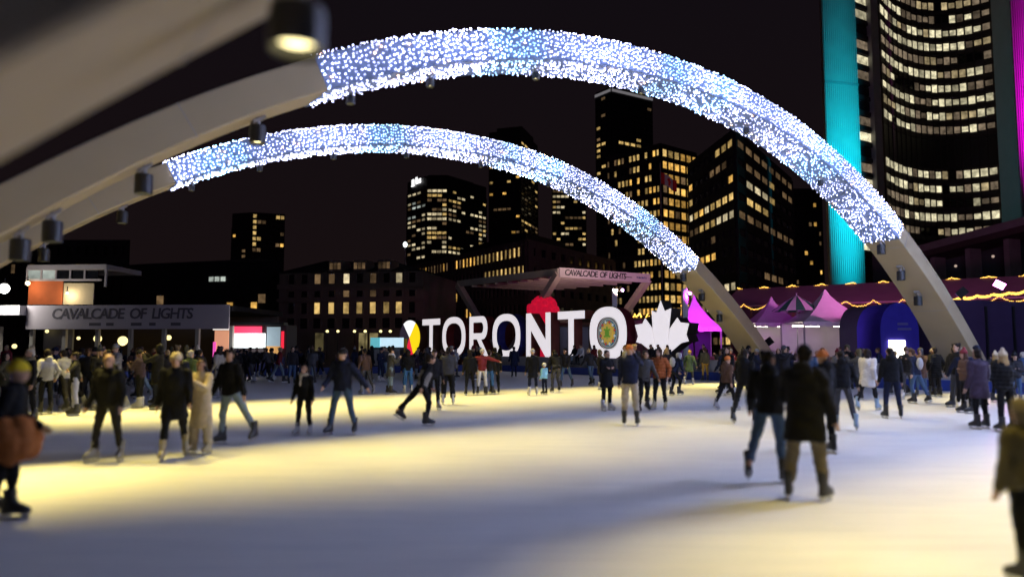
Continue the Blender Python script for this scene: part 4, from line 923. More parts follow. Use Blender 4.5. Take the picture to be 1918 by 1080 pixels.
# ================================================================== PEOPLE
def cloth(name, col, rough=.85, scale=14): return mat('cloth_' + name, col, rough, .22, scale, .25, spec=.2)
CL = {n: cloth(n, c) for n, c in dict(black=(.005, .005, .006), coal=(.013, .012, .014), navy=(.008, .011, .03), grey=(.22, .21, .21), dgrey=(.05, .05, .055), lgrey=(.42, .42, .45), white=(.66, .65, .68),
    cream=(.55, .46, .33), khaki=(.15, .125, .085), beige=(.42, .37, .30), jeans=(.05, .09, .17), ljeans=(.20, .27, .34), bjeans=(.04, .12, .30), rust=(.30, .085, .025), orange=(.36, .12, .03), maroon=(.16, .02, .025),
    olive=(.075, .065, .035), green=(.05, .08, .04), brown=(.09, .05, .035), plum=(.045, .03, .05), yellow=(.85, .62, .03), mustard=(.45, .26, .04), ltblue=(.25, .55, .75), blue=(.06, .10, .45), pink=(.5, .12, .28), red=(.4, .03, .03),
    hair=(.016, .011, .009), brownhair=(.06, .03, .018), greyhair=(.32, .30, .28), blonde=(.35, .24, .12), orangehat=(.55, .17, .04)).items()}
SKINS = [mat('skin_%d' % i, c, .55, .08, 20) for i, c in enumerate([(.50, .30, .21), (.42, .24, .16), (.30, .165, .10), (.17, .09, .055)])]
EYE = mat('eye_dark', (.02, .015, .015), .3); LIP = mat('lip', (.33, .12, .10), .5)
SKATE = {n: mat('skate_' + n, c, .4, .1, 8) for n, c in dict(black=(.012, .012, .013), white=(.7, .69, .68), grey=(.25, .25, .27), ltblue=(.3, .42, .55), tan=(.4, .34, .2)).items()}

def skate_mesh():
    m = MB(); m.rings([[Vector((x * w, y0 + y * l, z)) for x, y in [(math.cos(a), math.sin(a)) for a in np.linspace(0, 2 * math.pi, 13)[:-1]]] for z, w, l, y0 in
        ((.068, .040, .140, .055), (.080, .046, .150, .055), (.115, .048, .148, .053), (.145, .046, .120, .03), (.175, .045, .082, .0), (.22, .048, .068, -.012), (.30, .056, .072, -.012), (.315, .052, .068, -.012))])
    m.box((0, .055, .069), (.034, 0, 0), (0, .13, 0), (0, 0, .006)); boot = m.mesh('skate_boot'); boot.polygons.foreach_set('use_smooth', [True] * len(boot.polygons))
    b_ = MB(); b_.box((0, .14, .05), (.012, 0, 0), (0, .035, 0), (0, 0, .02)); b_.box((0, -.03, .05), (.012, 0, 0), (0, .03, 0), (0, 0, .02))
    b_.prism([Vector((-.003, y, z)) for y, z in ((-.11, .012), (-.09, .0), (.15, .0), (.19, .014), (.2, .032), (-.11, .032))], (.006, 0, 0))
    return boot, b_.mesh('skate_blade')
BOOT, BLADE = skate_mesh(); BOOT.materials.append(SKATE['black']); BLADE.materials.append(M_STEEL)

# pose: lean, sidelean, legs ((swing, out, knee, toe_out) right, left), arms ((swing, out, elbow, inward) right, left), head (yaw, pitch)
POSES = dict(
    stand=dict(lean=2, legs=((3, 5, 4, 8), (-2, 5, 4, 8)), arms=((4, 10, 14, 5), (2, 10, 14, 5)), head=(0, 0)),
    wide=dict(lean=3, legs=((6, 8, 8, 14), (-2, 8, 8, 14)), arms=((6, 12, 18, 4), (4, 12, 18, 4)), head=(10, -4)),
    pockets=dict(lean=1, legs=((2, 5, 3, 8), (-3, 5, 3, 8)), arms=((-18, 24, 42, 42), (-18, 24, 42, 42)), head=(-15, 0)),
    phone=dict(lean=2, legs=((3, 4, 4, 8), (-2, 4, 4, 8)), arms=((38, 14, 95, 30), (35, 14, 92, 30)), head=(0, -14)),
    photo=dict(lean=-2, legs=((3, 4, 4, 6), (-3, 4, 4, 6)), arms=((62, 16, 80, 22), (60, 16, 80, 22)), head=(0, 5)),
    hug=dict(lean=1, legs=((2, 5, 3, 8), (-2, 5, 3, 8)), arms=((8, 12, 98, 62), (8, 12, 98, 62)), head=(0, 0)),
    glide=dict(lean=14, legs=((14, 5, 28, 6), (-20, 9, 14, 10)), arms=((-22, 20, 25, 0), (24, 18, 30, 0)), head=(0, 8)),
    glide2=dict(lean=10, legs=((-16, 9, 10, 16), (12, 4, 22, 6)), arms=((20, 24, 20, 0), (-20, 22, 22, 0)), head=(10, 4)),
    push=dict(lean=18, legs=((22, 2, 32, 4), (-40, 14, 4, 16)), arms=((-14, 20, 18, 0), (20, 24, 24, 10)), head=(0, 10)),
    stride=dict(lean=6, legs=((22, 4, 12, 5), (-22, 5, 10, 8)), arms=((-18, 10, 22, 5), (18, 10, 22, 5)), head=(0, 0)),
    armsout=dict(lean=2, legs=((2, 6, 4, 10), (-2, 6, 4, 10)), arms=((10, 74, 12, 0), (10, 72, 12, 0)), head=(0, 0)),
    armup=dict(lean=-1, legs=((2, 4, 4, 6), (-2, 3, 4, 6)), arms=((70, 30, 95, 20), (4, 9, 14, 5)), head=(-10, 4)),
    crouch=dict(lean=30, legs=((34, 5, 48, 6), (20, 6, 40, 8)), arms=((30, 14, 50, 20), (28, 14, 50, 20)), head=(0, 18)),
    sit=dict(lean=10, legs=((84, 7, 86, 6), (82, 9, 80, 6)), arms=((28, 10, 40, 15), (26, 10, 40, 15)), head=(0, -5)))
def rx(a): return Matrix.Rotation(a, 3, 'X')
def ry(a): return Matrix.Rotation(a, 3, 'Y')
def rz(a): return Matrix.Rotation(a, 3, 'Z')
TMP = []           # (temp object with remesh modifier, consumer)
def queue(mb_, voxel, done):
    me = mb_.mesh('tmp'); o = link('tmp', me); md = o.modifiers.new('r', 'REMESH'); md.mode = 'VOXEL'; md.voxel_size = voxel; md.use_smooth_shade = True
    sm = o.modifiers.new('s', 'SMOOTH'); sm.factor = .5; sm.iterations = 2 if voxel < .02 else 1
    TMP.append((o, done))
def folds(me, amp, seed, puff=0.):
    n = len(me.vertices)
    if not n: return
    co = np.empty(n * 3, np.float32); me.vertices.foreach_get('co', co); co = co.reshape(-1, 3); no = np.empty(n * 3, np.float32); me.vertices.foreach_get('normal', no); no = no.reshape(-1, 3)
    r_ = np.random.default_rng(seed); d = np.zeros(n)
    for k in range(7):
        kv = r_.normal(0, 1, 3) * (14 + 5 * k) * np.array([.8, .8, 1.15]); d += np.sin(co @ kv + r_.uniform(0, 6.28) + 1.6 * np.sin(co @ r_.normal(0, 9, 3))) / (1 + .45 * k)
    d *= amp
    if puff: d += puff * (np.abs(np.sin(co[:, 2] * math.pi / .085)) - .6)
    co += no * d[:, None]; me.vertices.foreach_set('co', co.reshape(-1)); me.update()

def build(h, pose, style, detail, seed, bulk=1.0):
    """one figure at the origin facing +y; returns a dict of meshes (filled once remeshed) and the skate transforms"""
    p = POSES[pose] if isinstance(pose, str) else pose; k = h / 1.80; fig = {'mesh': {}, 'skate': []}
    lean = rx(-R(p['lean'])) @ ry(R(p.get('side', 0)))
    O = Vector((0, 0, 0)); sh = lambda x, y, z: O + lean @ (Vector((x, y, z)) * k)
    body, jac, tro = MB(), MB(), MB(); vox = .014 if detail == 2 else .018 if detail == 1 else .026
    kid = h < 1.3; hs = 1.28 if kid else 1.0
    # legs
    ank = []
    for sx_, (sw, out, knee, toe) in zip((1, -1), p['legs']):
        hip = Vector((.09 * k * sx_, 0, -.02 * k)); d1 = ry(-R(out) * sx_) @ rx(R(sw)) @ Vector((0, 0, -1)); d2 = ry(-R(out) * sx_ * .8) @ rx(R(sw - knee)) @ Vector((0, 0, -1))
        kn = hip + d1 * (.43 * k); an = kn + d2 * (.42 * k); ank.append((an, sx_, toe, sw - knee))
        body.tube(hip, kn, .075 * k, .052 * k, caps=True); body.tube(kn, an, .05 * k, .035 * k, caps=True)
        w = style.get('legw', 1.0); hem = an + (kn - an).normalized() * (.10 * k)
        tro.tube(hip, kn, .094 * k * bulk ** .5, .07 * k * w, caps=True); tro.tube(kn, hem, .069 * k * w, .055 * k * w ** 1.3, caps=True)
    low = min(a[0].z for a in ank) - .155 * k
    # pelvis and torso rings: (height, half width, half depth, y)
    def torso(mbx, rr, n=16): mbx.rings([[sh(rx_ * math.cos(2 * math.pi * j / n), y0 + ry_ * math.sin(2 * math.pi * j / n), z) for j in range(n)] for z, rx_, ry_, y0 in rr])
    torso(body, ((-.1, .13, .09, 0), (.0, .145, .10, 0), (.14, .125, .09, 0), (.32, .155, .105, 0), (.44, .15, .085, 0), (.5, .06, .055, 0)))
    tro.rings([[Vector((rx_ * k * math.cos(2 * math.pi * j / 16), ry_ * k * math.sin(2 * math.pi * j / 16), z * k)) for j in range(16)] for z, rx_, ry_ in ((-.12, .10, .09), (-.06, .168, .122), (.04, .168, .12), (.1, .15, .11))])
    hemz = {'short': -.02, 'hip': -.10, 'long': -.34, 'coat': -.52}[style.get('len', 'hip')]; B = bulk
    rr = [(hemz, .165 * B + (.02 if hemz < -.2 else 0), .125 * B + (.03 if hemz < -.2 else 0), 0), (hemz + .03, .178 * B + (.03 if hemz < -.2 else 0), .135 * B + (.03 if hemz < -.2 else 0), 0)]
    if hemz < -.2: rr.append((-.1, .185 * B, .14 * B, 0))
    rr += [(.05, .172 * B, .132 * B, 0), (.16, .168 * B, .13 * B, .004), (.30, .185 * B, .138 * B, .006), (.40, .185 * B, .125 * B, 0), (.455, .15 * B, .10, 0), (.50, .085, .08, 0), (.535, .078, .078, .004)]
    torso(jac, rr)
    if style.get('hood'): jac.ell(sh(0, -.10, .50), .11 * k, .075 * k, .09 * k)
    # arms
    hands = []
    for sx_, (sw, out, elb, inn) in zip((1, -1), p['arms']):
        s0 = sh(.175 * sx_ * (1 if not kid else .95), 0, .42); d1 = lean @ (ry(-R(out) * sx_) @ rx(R(sw)) @ Vector((0, 0, -1)))
        ax_ = lean @ (ry(-R(out) * sx_) @ Vector((1, 0, 0))); d2 = Matrix.Rotation(R(elb), 3, ax_) @ d1
        d2 = Matrix.Rotation(R(inn) * sx_, 3, lean @ Vector((0, 0, 1))) @ d2
        e = s0 + d1 * (.285 * k); w = e + d2 * (.25 * k); hands.append((w, d2, sx_, ax_))
        body.tube(s0, e, .05 * k, .04 * k, caps=True); body.tube(e, w, .038 * k, .027 * k, caps=True)
        body.ell(w + d2 * (.055 * k), .036 * k, .036 * k, .036 * k, n=8, k=6); body.tube(w, w + d2 * (.075 * k), .026 * k, .032 * k, n=8, caps=True)
        jac.tube(s0, e, .076 * k * B, .062 * k * B, caps=True); jac.tube(e, w + d2 * .005, .06 * k * B, .045 * k * B, caps=True)
    # head
    hy, hp = p['head']; HR = lean @ rx(-R(p['lean'] * -.7)) @ rz(R(hy)) @ rx(R(hp)); nb = sh(0, .0, .47); hc = nb + (lean @ Vector((0, .012, .165 * (1.06 if kid else 1)))) * k
    body.tube(nb, hc - HR @ Vector((0, .01, .03)) * k, .058 * k, .054 * k, caps=True); kk = k * hs
    hd = lambda x, y, z: hc + HR @ (Vector((x, y, z)) * kk)
    body.ell(hd(0, -.008, .025), .077 * kk, .096 * kk, .094 * kk, HR); body.ell(hd(0, .022, -.045), .058 * kk, .070 * kk, .075 * kk, HR); body.ell(hd(0, .055, -.085), .028 * kk, .026 * kk, .026 * kk, HR, n=8, k=6)
    body.tube(hd(0, .085, .02), hd(0, .104, -.022), .011 * kk, .018 * kk, n=8, caps=True)
    def fin_body(me):
        # separate fingers, ears, eyes and mouth joined into the body mesh
        ex = MB(); ex.ell(hd(.077, -.005, 0), .012 * kk, .022 * kk, .034 * kk, HR, n=8, k=6); ex.ell(hd(-.077, -.005, 0), .012 * kk, .022 * kk, .034 * kk, HR, n=8, k=6)
        for s_ in (1, -1): ex.ell(hd(.031 * s_, .083, .012), .014 * kk, .008 * kk, .007 * kk, HR, n=8, k=6, mi=1); ex.ell(hd(.031 * s_, .084, .032), .02 * kk, .008 * kk, .005 * kk, HR, n=6, k=4, mi=1)
        ex.ell(hd(0, .089, -.052), .024 * kk, .010 * kk, .007 * kk, HR, n=8, k=6, mi=2)
        if detail:
            for w, d2, s_, ax_ in hands:
                bend = Matrix.Rotation(R(28), 3, ax_); side = ax_ if s_ > 0 else -ax_
                lat = d2.cross(ax_).normalized()
                for q in range(4):
                    b0 = w + d2 * (.075 * k) + lat * ((q - 1.5) * .017 * k); l1 = (.042, .047, .044, .034)[q] * k; da = Matrix.Rotation(R(18), 3, lat) @ d2 if False else bend @ d2
                    m1 = b0 + d2.lerp(da, .4).normalized() * l1; ex.tube(b0, m1, .0088 * k, .008 * k, n=6); ex.tube(m1, m1 + da * (l1 * .85), .008 * k, .0062 * k, n=6, caps=True)
                b0 = w + d2 * (.03 * k) - lat * (.028 * k); ex.tube(b0, b0 + (d2 - lat * .7).normalized() * (.045 * k), .011 * k, .009 * k, n=6); q0 = b0 + (d2 - lat * .7).normalized() * (.045 * k); ex.tube(q0, q0 + d2 * (.03 * k), .009 * k, .007 * k, n=6, caps=True)
        bm = bmesh.new(); bm.from_mesh(me); tmp = ex.mesh('x'); nf = len(bm.faces); bm.from_mesh(tmp)
        for i, f in enumerate(bm.faces): f.smooth = True
        bm.to_mesh(me); bm.free(); bpy.data.meshes.remove(tmp)
    # hair and hats
    acc = {}
    hat = style.get('hat'); hair = style.get('hair')
    if hair:
        m = MB(); m.ell(hd(0, -.022, .045), .086 * kk, .098 * kk, .086 * kk, HR)
        m.ell(hd(0, -.05, -.01), .078 * kk, .066 * kk, .085 * kk, HR)
        if hair == 'long':
            m.ell(hd(0, -.06, -.10), .085 * kk, .06 * kk, .13 * kk, HR)
            for s_ in (1, -1): m.tube(hd(.07 * s_, -.02, .02), hd(.085 * s_, .045, -.22), .03 * kk, .022 * kk, caps=True)
        if hair == 'bun': m.ell(hd(0, -.12, .06), .04 * kk, .04 * kk, .04 * kk, HR)
        if hair == 'full':
            for q in range(14): a = q * 2.4; m.ell(hd(.07 * math.cos(a), -.03 + .07 * math.sin(a), .06 + .035 * math.sin(q * 1.7)), .045 * kk, .045 * kk, .045 * kk, n=8, k=6)
        acc['hair'] = (m, max(.012, vox * .8), .006)
    if hat in ('beanie', 'bobble'):
        m = MB(); m.ell(hd(0, -.012, .06), .090 * kk, .106 * kk, .092 * kk, HR); m.rings([[hd(.092 * f * math.cos(a), -.012 + .11 * f * math.sin(a), z) for a in np.linspace(0, 2 * math.pi, 19)[:-1]] for z, f in ((.02, .96), (.025, 1.04), (.07, 1.05), (.075, .97))])
        if hat == 'bobble': m.ell(hd(0, -.02, .175), .045 * kk, .045 * kk, .042 * kk)
        acc['hat'] = (m, max(.012, vox * .8), .003)
    if hat == 'cap':
        m = MB(); m.ell(hd(0, -.012, .055), .088 * kk, .104 * kk, .075 * kk, HR); m.rings([[hd(x * .07, y, z) for x, y, z in ((-1, .06, .045), (-.8, .13, .04), (0, .165, .04), (.8, .13, .04), (1, .06, .045))], [hd(x * .07, y, z + .012) for x, y, z in ((-1, .06, .045), (-.8, .13, .04), (0, .165, .04), (.8, .13, .04), (1, .06, .045))]])
        acc['hat'] = (m, .012, .001)
    if hat == 'hood':
        m = MB(); m.ell(hd(0, -.03, .03), .105 * kk, .115 * kk, .125 * kk, HR); m.ell(hd(0, -.05, -.08), .1 * kk, .09 * kk, .09 * kk, HR); acc['hood'] = (m, .016, .006)
    if hat == 'helmet':
        m = MB(); m.ell(hd(0, -.01, .05), .098 * kk, .115 * kk, .095 * kk, HR); acc['hat'] = (m, .014, 0)
    if style.get('scarf'):
        m = MB()
        for q in range(10): a = 2 * math.pi * q / 10; m.ell(sh(.085 * math.cos(a), .01 + .085 * math.sin(a), .51), .045 * k, .045 * k, .045 * k, n=8, k=6)
        m.tube(sh(.03, .13, .48), sh(.04, .15, .25), .035 * k, .03 * k, caps=True); acc['scarf'] = (m, .016, .005)
    if style.get('bag'):
        m = MB(); m.ell(sh(0, -.19, .25), .14 * k, .085 * k, .2 * k); acc['backpack'] = (m, .02, .004)
    if style.get('waist'):
        m = MB()
        for q in range(16): a = math.pi * (-.25 + 1.5 * q / 15) + math.pi; m.ell(sh(.26 * math.cos(a), .0 + .26 * math.sin(a), -.12 + .03 * math.sin(q * 3)), .14 * k, .14 * k, .25 * k, n=10, k=8)
        acc['tied_coat'] = (m, .018, .012)
    if style.get('vest'):
        m = MB(); torso(m, ((-.04, .17 * B, .13 * B, 0), (-.02, .186 * B, .146 * B, 0), (.05, .182 * B, .142 * B, 0), (.16, .178 * B, .14 * B, .004), (.28, .192 * B, .147 * B, .006), (.33, .186 * B, .142 * B, .006), (.345, .15 * B, .12 * B, .006)), 24); acc['vest'] = (m, .015, .003)
    def dn(key, amp, puff=0):
        def f(me): 
            if amp: folds(me, amp, seed + len(key), puff)
            fig['mesh'][key] = me
        return f
    def body_done(me): fin_body(me); fig['mesh']['body'] = me
    queue(body, vox, body_done); queue(jac, vox * 1.05, dn('jacket', .0048, .014 if style.get('puff') else 0)); queue(tro, vox * 1.05, dn('trousers', .0042))
    for kx, (m, v, a) in acc.items(): queue(m, v, dn(kx, a))
    for an, sx_, toe, pitch in ank:
        ptc = max(-40, min(0, pitch + 12)) if pitch < -14 else 0
        fig['skate'].append((an - Vector((0, 0, 1)) * (.155 * k), R(-toe * sx_), R(ptc), k))
    fig['low'] = low; return fig
def dress(fig, loc, rz_, label, cols, group=None, scale=1.0, z=0.0):
    r_ = thing('person', (loc[0], loc[1], z), label, 'person', group, rz_); lift = -fig['low']; r_.scale = (scale,) * 3
    for key, me in fig['mesh'].items():
        o = link(key, me, r_); o.location = (0, 0, lift)
        if not me.materials:
            for mm in ((SKINS[0], EYE, LIP) if key == 'body' else (CL['black'],)): me.materials.append(mm)
        o.material_slots[0].link = 'OBJECT'; o.material_slots[0].material = SKINS[cols.get('skin', 0)] if key == 'body' else CL[cols.get(key, 'black')]
    if not cols.get('noskate'):
        for q, a, pt, k in fig['skate']:
            s_ = link('skate', BOOT, r_); s_.location = q + Vector((0, 0, lift)); s_.rotation_euler = (pt, 0, a); s_.scale = (k * 1.08,) * 3
            s_.material_slots[0].link = 'OBJECT'; s_.material_slots[0].material = SKATE[cols.get('skate', 'black')]; link('blade', BLADE, s_)
    return r_

# (label, photo x, feet y, height, heading, pose, style, colours, detail[, bulk])
def C(j, t, s='black', **k): return dict(jacket=j, trousers=t, skate=s, **k)
ST = lambda **k: k
B_ = 'hair'
PEOPLE = [
 ('skater with yellow beanie and a rust coat tied round the hips', 8, 968, 1.62, -75, dict(lean=6, legs=((14, 4, 14, 5), (-10, 5, 8, 8)), arms=((-10, 10, 30, 10), (10, 10, 50, 20)), head=(0, 0)), ST(hat='beanie', waist=1, len='hip'), C('black', 'black', hat='yellow', tied_coat='orange'), 2),
 ('grey haired man in dark jacket behind the skater with yellow beanie', 52, 790, 1.72, 150, 'stand', ST(hair='short', scarf=1), C('coal', 'black', hair='greyhair', scarf='khaki', skin=1), 1),
 ('person in pale grey jacket beside the grey haired man', 84, 775, 1.68, 60, 'pockets', ST(hair='short', hood=1), C('lgrey', 'black', hair='hair'), 1),
 ('person in light grey top leaning towards a black jacketed friend', 122, 770, 1.72, 70, 'glide', ST(hair='short'), C('lgrey', 'coal', hair='hair'), 1),
 ('person in black jacket and white trousers with arms wide', 138, 778, 1.62, 120, 'armsout', ST(hair='bun'), C('black', 'white', hair='hair'), 1),
 ('bald man in black jacket and dark trousers facing the open ice', 199, 864, 1.66, 178, 'wide', ST(puff=0, len='hip', hood=1), C('black', 'coal', 'grey', skin=0), 2, 1.12),
 ('tall person all in black with cream fluffy beanie beside cream coat woman', 324, 858, 1.70, 200, 'stride', ST(hat='beanie', len='long', hair='short'), C('black', 'black', 'tan', hat='cream', hair='hair'), 2, 1.08),
 ('woman in long cream coat with long dark hair', 374, 850, 1.56, 165, 'phone', ST(hair='long', len='coat', legw=1.5), C('cream', 'beige', 'tan', hair='hair', skin=1), 2, 1.1),
 ('man in black jacket and pale blue jeans with feet set wide', 430, 832, 1.72, 160, dict(lean=4, side=2, legs=((6, 6, 10, 20), (-14, 22, 8, 10)), arms=((12, 14, 24, 6), (4, 20, 10, 0)), head=(25, -6)), ST(hair='full', hood=1), C('black', 'ljeans', hair='hair', skin=1), 2, 1.08),
 ('teenager in black jacket with a tan scarf gliding alone', 568, 815, 1.40, 170, 'stand', ST(hair='long', scarf=1), C('black', 'black', 'grey', hair='brownhair', scarf='beige'), 2),
 ('man in navy jacket and blue jeans striding with arms out', 640, 814, 1.74, 170, dict(lean=8, side=-3, legs=((6, 12, 10, 12), (-6, 10, 8, 14)), arms=((20, 16, 35, 5), (-8, 38, 12, 0)), head=(-20, -4)), ST(hat='cap', hood=1), C('navy', 'jeans', hat='coal'), 2, 1.12),
 ('skater in black hat and pale grey vest lunging with one leg trailing', 790, 797, 1.66, -75, 'push', ST(hair='full', len='hip', vest=1), C('black', 'black', hair='hair', skin=1, vest='grey'), 2),
 ('person in dark clothes and grey skates behind the lunging skater', 812, 768, 1.68, 200, 'stand', ST(hair='short', hood=1), C('coal', 'black', 'grey', hair='hair'), 1),
 ('broad person in charcoal top and wide black trousers seen from behind', 839, 757, 1.74, 5, 'hug', ST(hair='short', legw=1.35), C('dgrey', 'black', 'white', hair='hair'), 2, 1.1),
 ('person in black beside the maroon jacketed friend', 880, 740, 1.64, 10, 'stand', ST(hair='long'), C('black', 'black', hair='hair'), 1),
 ('person in maroon jacket and white trousers with both arms spread', 903, 739, 1.66, 5, 'armsout', ST(hat='beanie'), C('maroon', 'white', hat='lgrey'), 1),
 ('person in dark top and blue jeans hugging the maroon jacketed friend', 916, 738, 1.64, -20, 'stand', ST(hair='short'), C('coal', 'bjeans', hair='hair'), 1),
 ('tall person in black at the end of the hugging group', 927, 737, 1.72, 15, 'stand', ST(hair='short', hood=1), C('black', 'black', hair='hair'), 1),
 ('person in slate coat and pale jeans standing sideways with white scarf', 731, 738, 1.70, -70, 'phone', ST(hair='short', len='long', scarf=1), C('dgrey', 'ljeans', hair='hair', scarf='white'), 1),
 ('person in black jacket and bright blue jeans by the medicine wheel', 764, 736, 1.64, 20, 'stand', ST(hair='long', legw=1.3), C('black', 'bjeans', 'white', hair='hair'), 1),
 ('person in camouflage brown jacket skating away beside the navy man', 684, 738, 1.72, 40, 'glide2', ST(hair='short'), C('brown', 'dgrey', 'grey', hair='hair'), 1),
 ('woman in long dark coat with white skates holding a child by the hand', 998, 740, 1.66, 10, 'stand', ST(hat='beanie', len='long'), C('black', 'navy', 'white', hat='lgrey'), 1),
 ('small child in pale blue jacket with white helmet', 1020, 738, 1.12, 40, 'stand', ST(hat='helmet', puff=1), C('ltblue', 'navy', hat='white'), 2, 1.15),
 ('man in black jacket and grey trousers behind the small child', 1043, 735, 1.76, 15, 'crouch', ST(hair='short', hood=1), C('black', 'dgrey', hair='hair'), 1),
 ('man in navy coat standing alone below the letter N', 963, 707, 1.80, 10, 'stride', ST(hair='short', len='long'), C('navy', 'navy', hair='hair'), 1, 1.1),
 ('laughing woman in black coat and white figure skates', 1137, 769, 1.66, -150, 'hug', ST(hair='short', len='long'), C('black', 'black', 'white', hair='hair', skin=1), 2, 1.08),
 ('person in navy jacket and beige trousers seen from behind raising an arm', 1181, 797, 1.80, -15, 'armup', ST(hat='cap', legw=1.15), C('navy', 'beige', hat='orangehat'), 2, 1.05),
 ('person in patterned grey jacket and black leggings beside the beige trousers', 1207, 772, 1.70, 190, 'glide', ST(hair='short'), C('dgrey', 'black', hair='hair'), 1),
 ('smiling woman in rust orange jacket with hands in pockets', 1236, 767, 1.70, 150, 'pockets', ST(hair='long', puff=1), C('rust', 'black', 'tan', hair='brownhair'), 2, 1.12),
 ('person in navy jacket with pale hood bending forward', 1262, 741, 1.66, -60, 'crouch', ST(hat='hood', bag=1), C('navy', 'black', hood='lgrey', backpack='lgrey'), 1),
 ('person in grey green coat with mustard hat skating away', 1292, 720, 1.62, -20, 'glide', ST(hat='beanie', len='long'), C('green', 'dgrey', 'white', hat='mustard'), 1),
 ('person in olive coat and mustard trousers near the magenta tent', 1321, 714, 1.70, 10, 'stand', ST(hair='short', len='hip'), C('olive', 'mustard', hair='brownhair'), 1, 1.1),
 ('child in brown jacket with reddish hat skating towards the dark group', 1362, 768, 1.52, -60, 'stride', ST(hat='beanie', hood=1), C('brown', 'black', 'grey', hat='orangehat'), 1, 1.1),
 ('person in black skating away behind the jeans man', 1396, 792, 1.74, -40, 'stride', ST(hair='short', hood=1), C('black', 'black', hair='hair'), 1),
 ('man in black jacket and blue jeans skating beside the khaki trousers man', 1445, 905, 1.72, -25, dict(lean=8, legs=((10, 4, 14, 6), (-24, 12, 16, 12)), arms=((10, 14, 30, 5), (14, 16, 30, 5)), head=(-30, 0)), ST(hair='full', hood=1), C('black', 'jeans', hair='hair', skin=1), 2, 1.12),
 ('big man in long black coat and khaki trousers seen from behind', 1512, 937, 1.78, -40, dict(lean=3, legs=((7, 6, 6, 8), (-5, 6, 6, 14)), arms=((4, 14, 20, 5), (8, 14, 60, 40)), head=(20, 0)), ST(hat='beanie', hair='short', len='long', hood=1, legw=1.2), C('black', 'khaki', hat='black', hair='hair'), 2, 1.22),
 ('person with orange hat half hidden behind the khaki trousers man', 1548, 850, 1.70, 20, 'stand', ST(hat='beanie', hood=1), C('black', 'black', hat='orangehat'), 1),
 ('person in black jacket and grey jeans with pale blue skates', 1580, 805, 1.70, -15, 'glide2', ST(hair='bun', hood=1), C('black', 'dgrey', 'ltblue', hair='hair'), 2, 1.05),
 ('woman in long white coat with dark hair', 1627, 768, 1.74, -50, 'stride', ST(hair='long', len='long'), C('white', 'black', 'ltblue', hair='hair'), 1, 1.1),
 ('man in black jacket gliding beside the white coat woman', 1673, 783, 1.74, -10, 'wide', ST(hair='short', hood=1), C('black', 'navy', hair='hair'), 1, 1.08),
 ('person in dark blue jacket and jeans near the arch leg', 1718, 755, 1.70, 30, 'glide2', ST(hair='short', bag=1), C('navy', 'jeans', hair='brownhair', backpack='lgrey'), 1),
 ('person in bulky black parka before the middle arch leg', 1755, 742, 1.72, 10, 'pockets', ST(hair='short', len='long', puff=1), C('black', 'coal', hair='hair'), 1, 1.15),
 ('person in long plum grey coat standing apart under the purple marquee', 1838, 803, 1.72, 10, 'stand', ST(hair='short', len='long'), C('plum', 'black', hair='hair'), 2, 1.08),
 ('person in black puffer with cream bobble hat', 1886, 808, 1.66, 5, 'hug', ST(hat='bobble', hair='long', puff=1), C('black', 'black', hat='cream', hair='blonde'), 2, 1.15),
 ('child in bulky olive parka with its hood up at the edge of the open ice', 1934, 1090, 1.36, 15, 'stand', ST(hat='hood', puff=0, len='hip'), C('olive', 'black', hood='khaki'), 2, 1.35),
]
FIGS = []
for i, row in enumerate(PEOPLE):
    bulk = row[9] if len(row) > 9 else 1.0
    FIGS.append(build(row[3], row[5], row[6], row[8], 100 + i * 13, bulk))
# a small cast for the crowd behind
CAST = [build(1.74, 'stand', ST(hair='short', hood=1), 0, 901, 1.1), build(1.66, 'pockets', ST(hair='long', len='long'), 0, 902, 1.05), build(1.72, 'phone', ST(hat='beanie', puff=1), 0, 903, 1.1),
        build(1.70, 'glide', ST(hair='short'), 0, 904, 1.05), build(1.64, 'hug', ST(hat='bobble', hair='long', len='hip'), 0, 905, 1.1), build(1.76, 'wide', ST(hair='full'), 0, 906, 1.1), build(1.72, 'photo', ST(hat='hood', len='long'), 0, 907, 1.05), build(1.68, 'stride', ST(hair='bun', bag=1), 0, 908, 1.05)]
SITTER = [build(1.72, 'sit', ST(hair='short', hood=1), 0, 911, 1.1), build(1.66, 'sit', ST(hair='long'), 0, 912, 1.05)]
bpy.context.view_layer.update(); dg = bpy.context.evaluated_depsgraph_get()
for o, done in TMP:
    me = bpy.data.meshes.new_from_object(o.evaluated_get(dg)); me.materials.clear(); me.name = 'figure_part'; done(me)
for o, done in TMP:
    me = o.data; bpy.data.objects.remove(o); bpy.data.meshes.remove(me)
for row, fig in zip(PEOPLE, FIGS):
    g_ = gnd(row[1], row[2]); dress(fig, (g_.x, g_.y), R(row[4]), row[0], row[7])
cr_ = random.Random(21)
JC = ['black'] * 7 + ['coal'] * 6 + ['navy'] * 4 + ['dgrey', 'dgrey', 'brown', 'olive', 'plum', 'plum', 'maroon', 'grey', 'jeans', 'lgrey', 'green']; TC = ['black', 'black', 'black', 'coal', 'coal', 'navy', 'jeans', 'dgrey', 'ljeans']; HC_ = ['hair', 'hair', 'brownhair', 'greyhair', 'blonde', 'black']
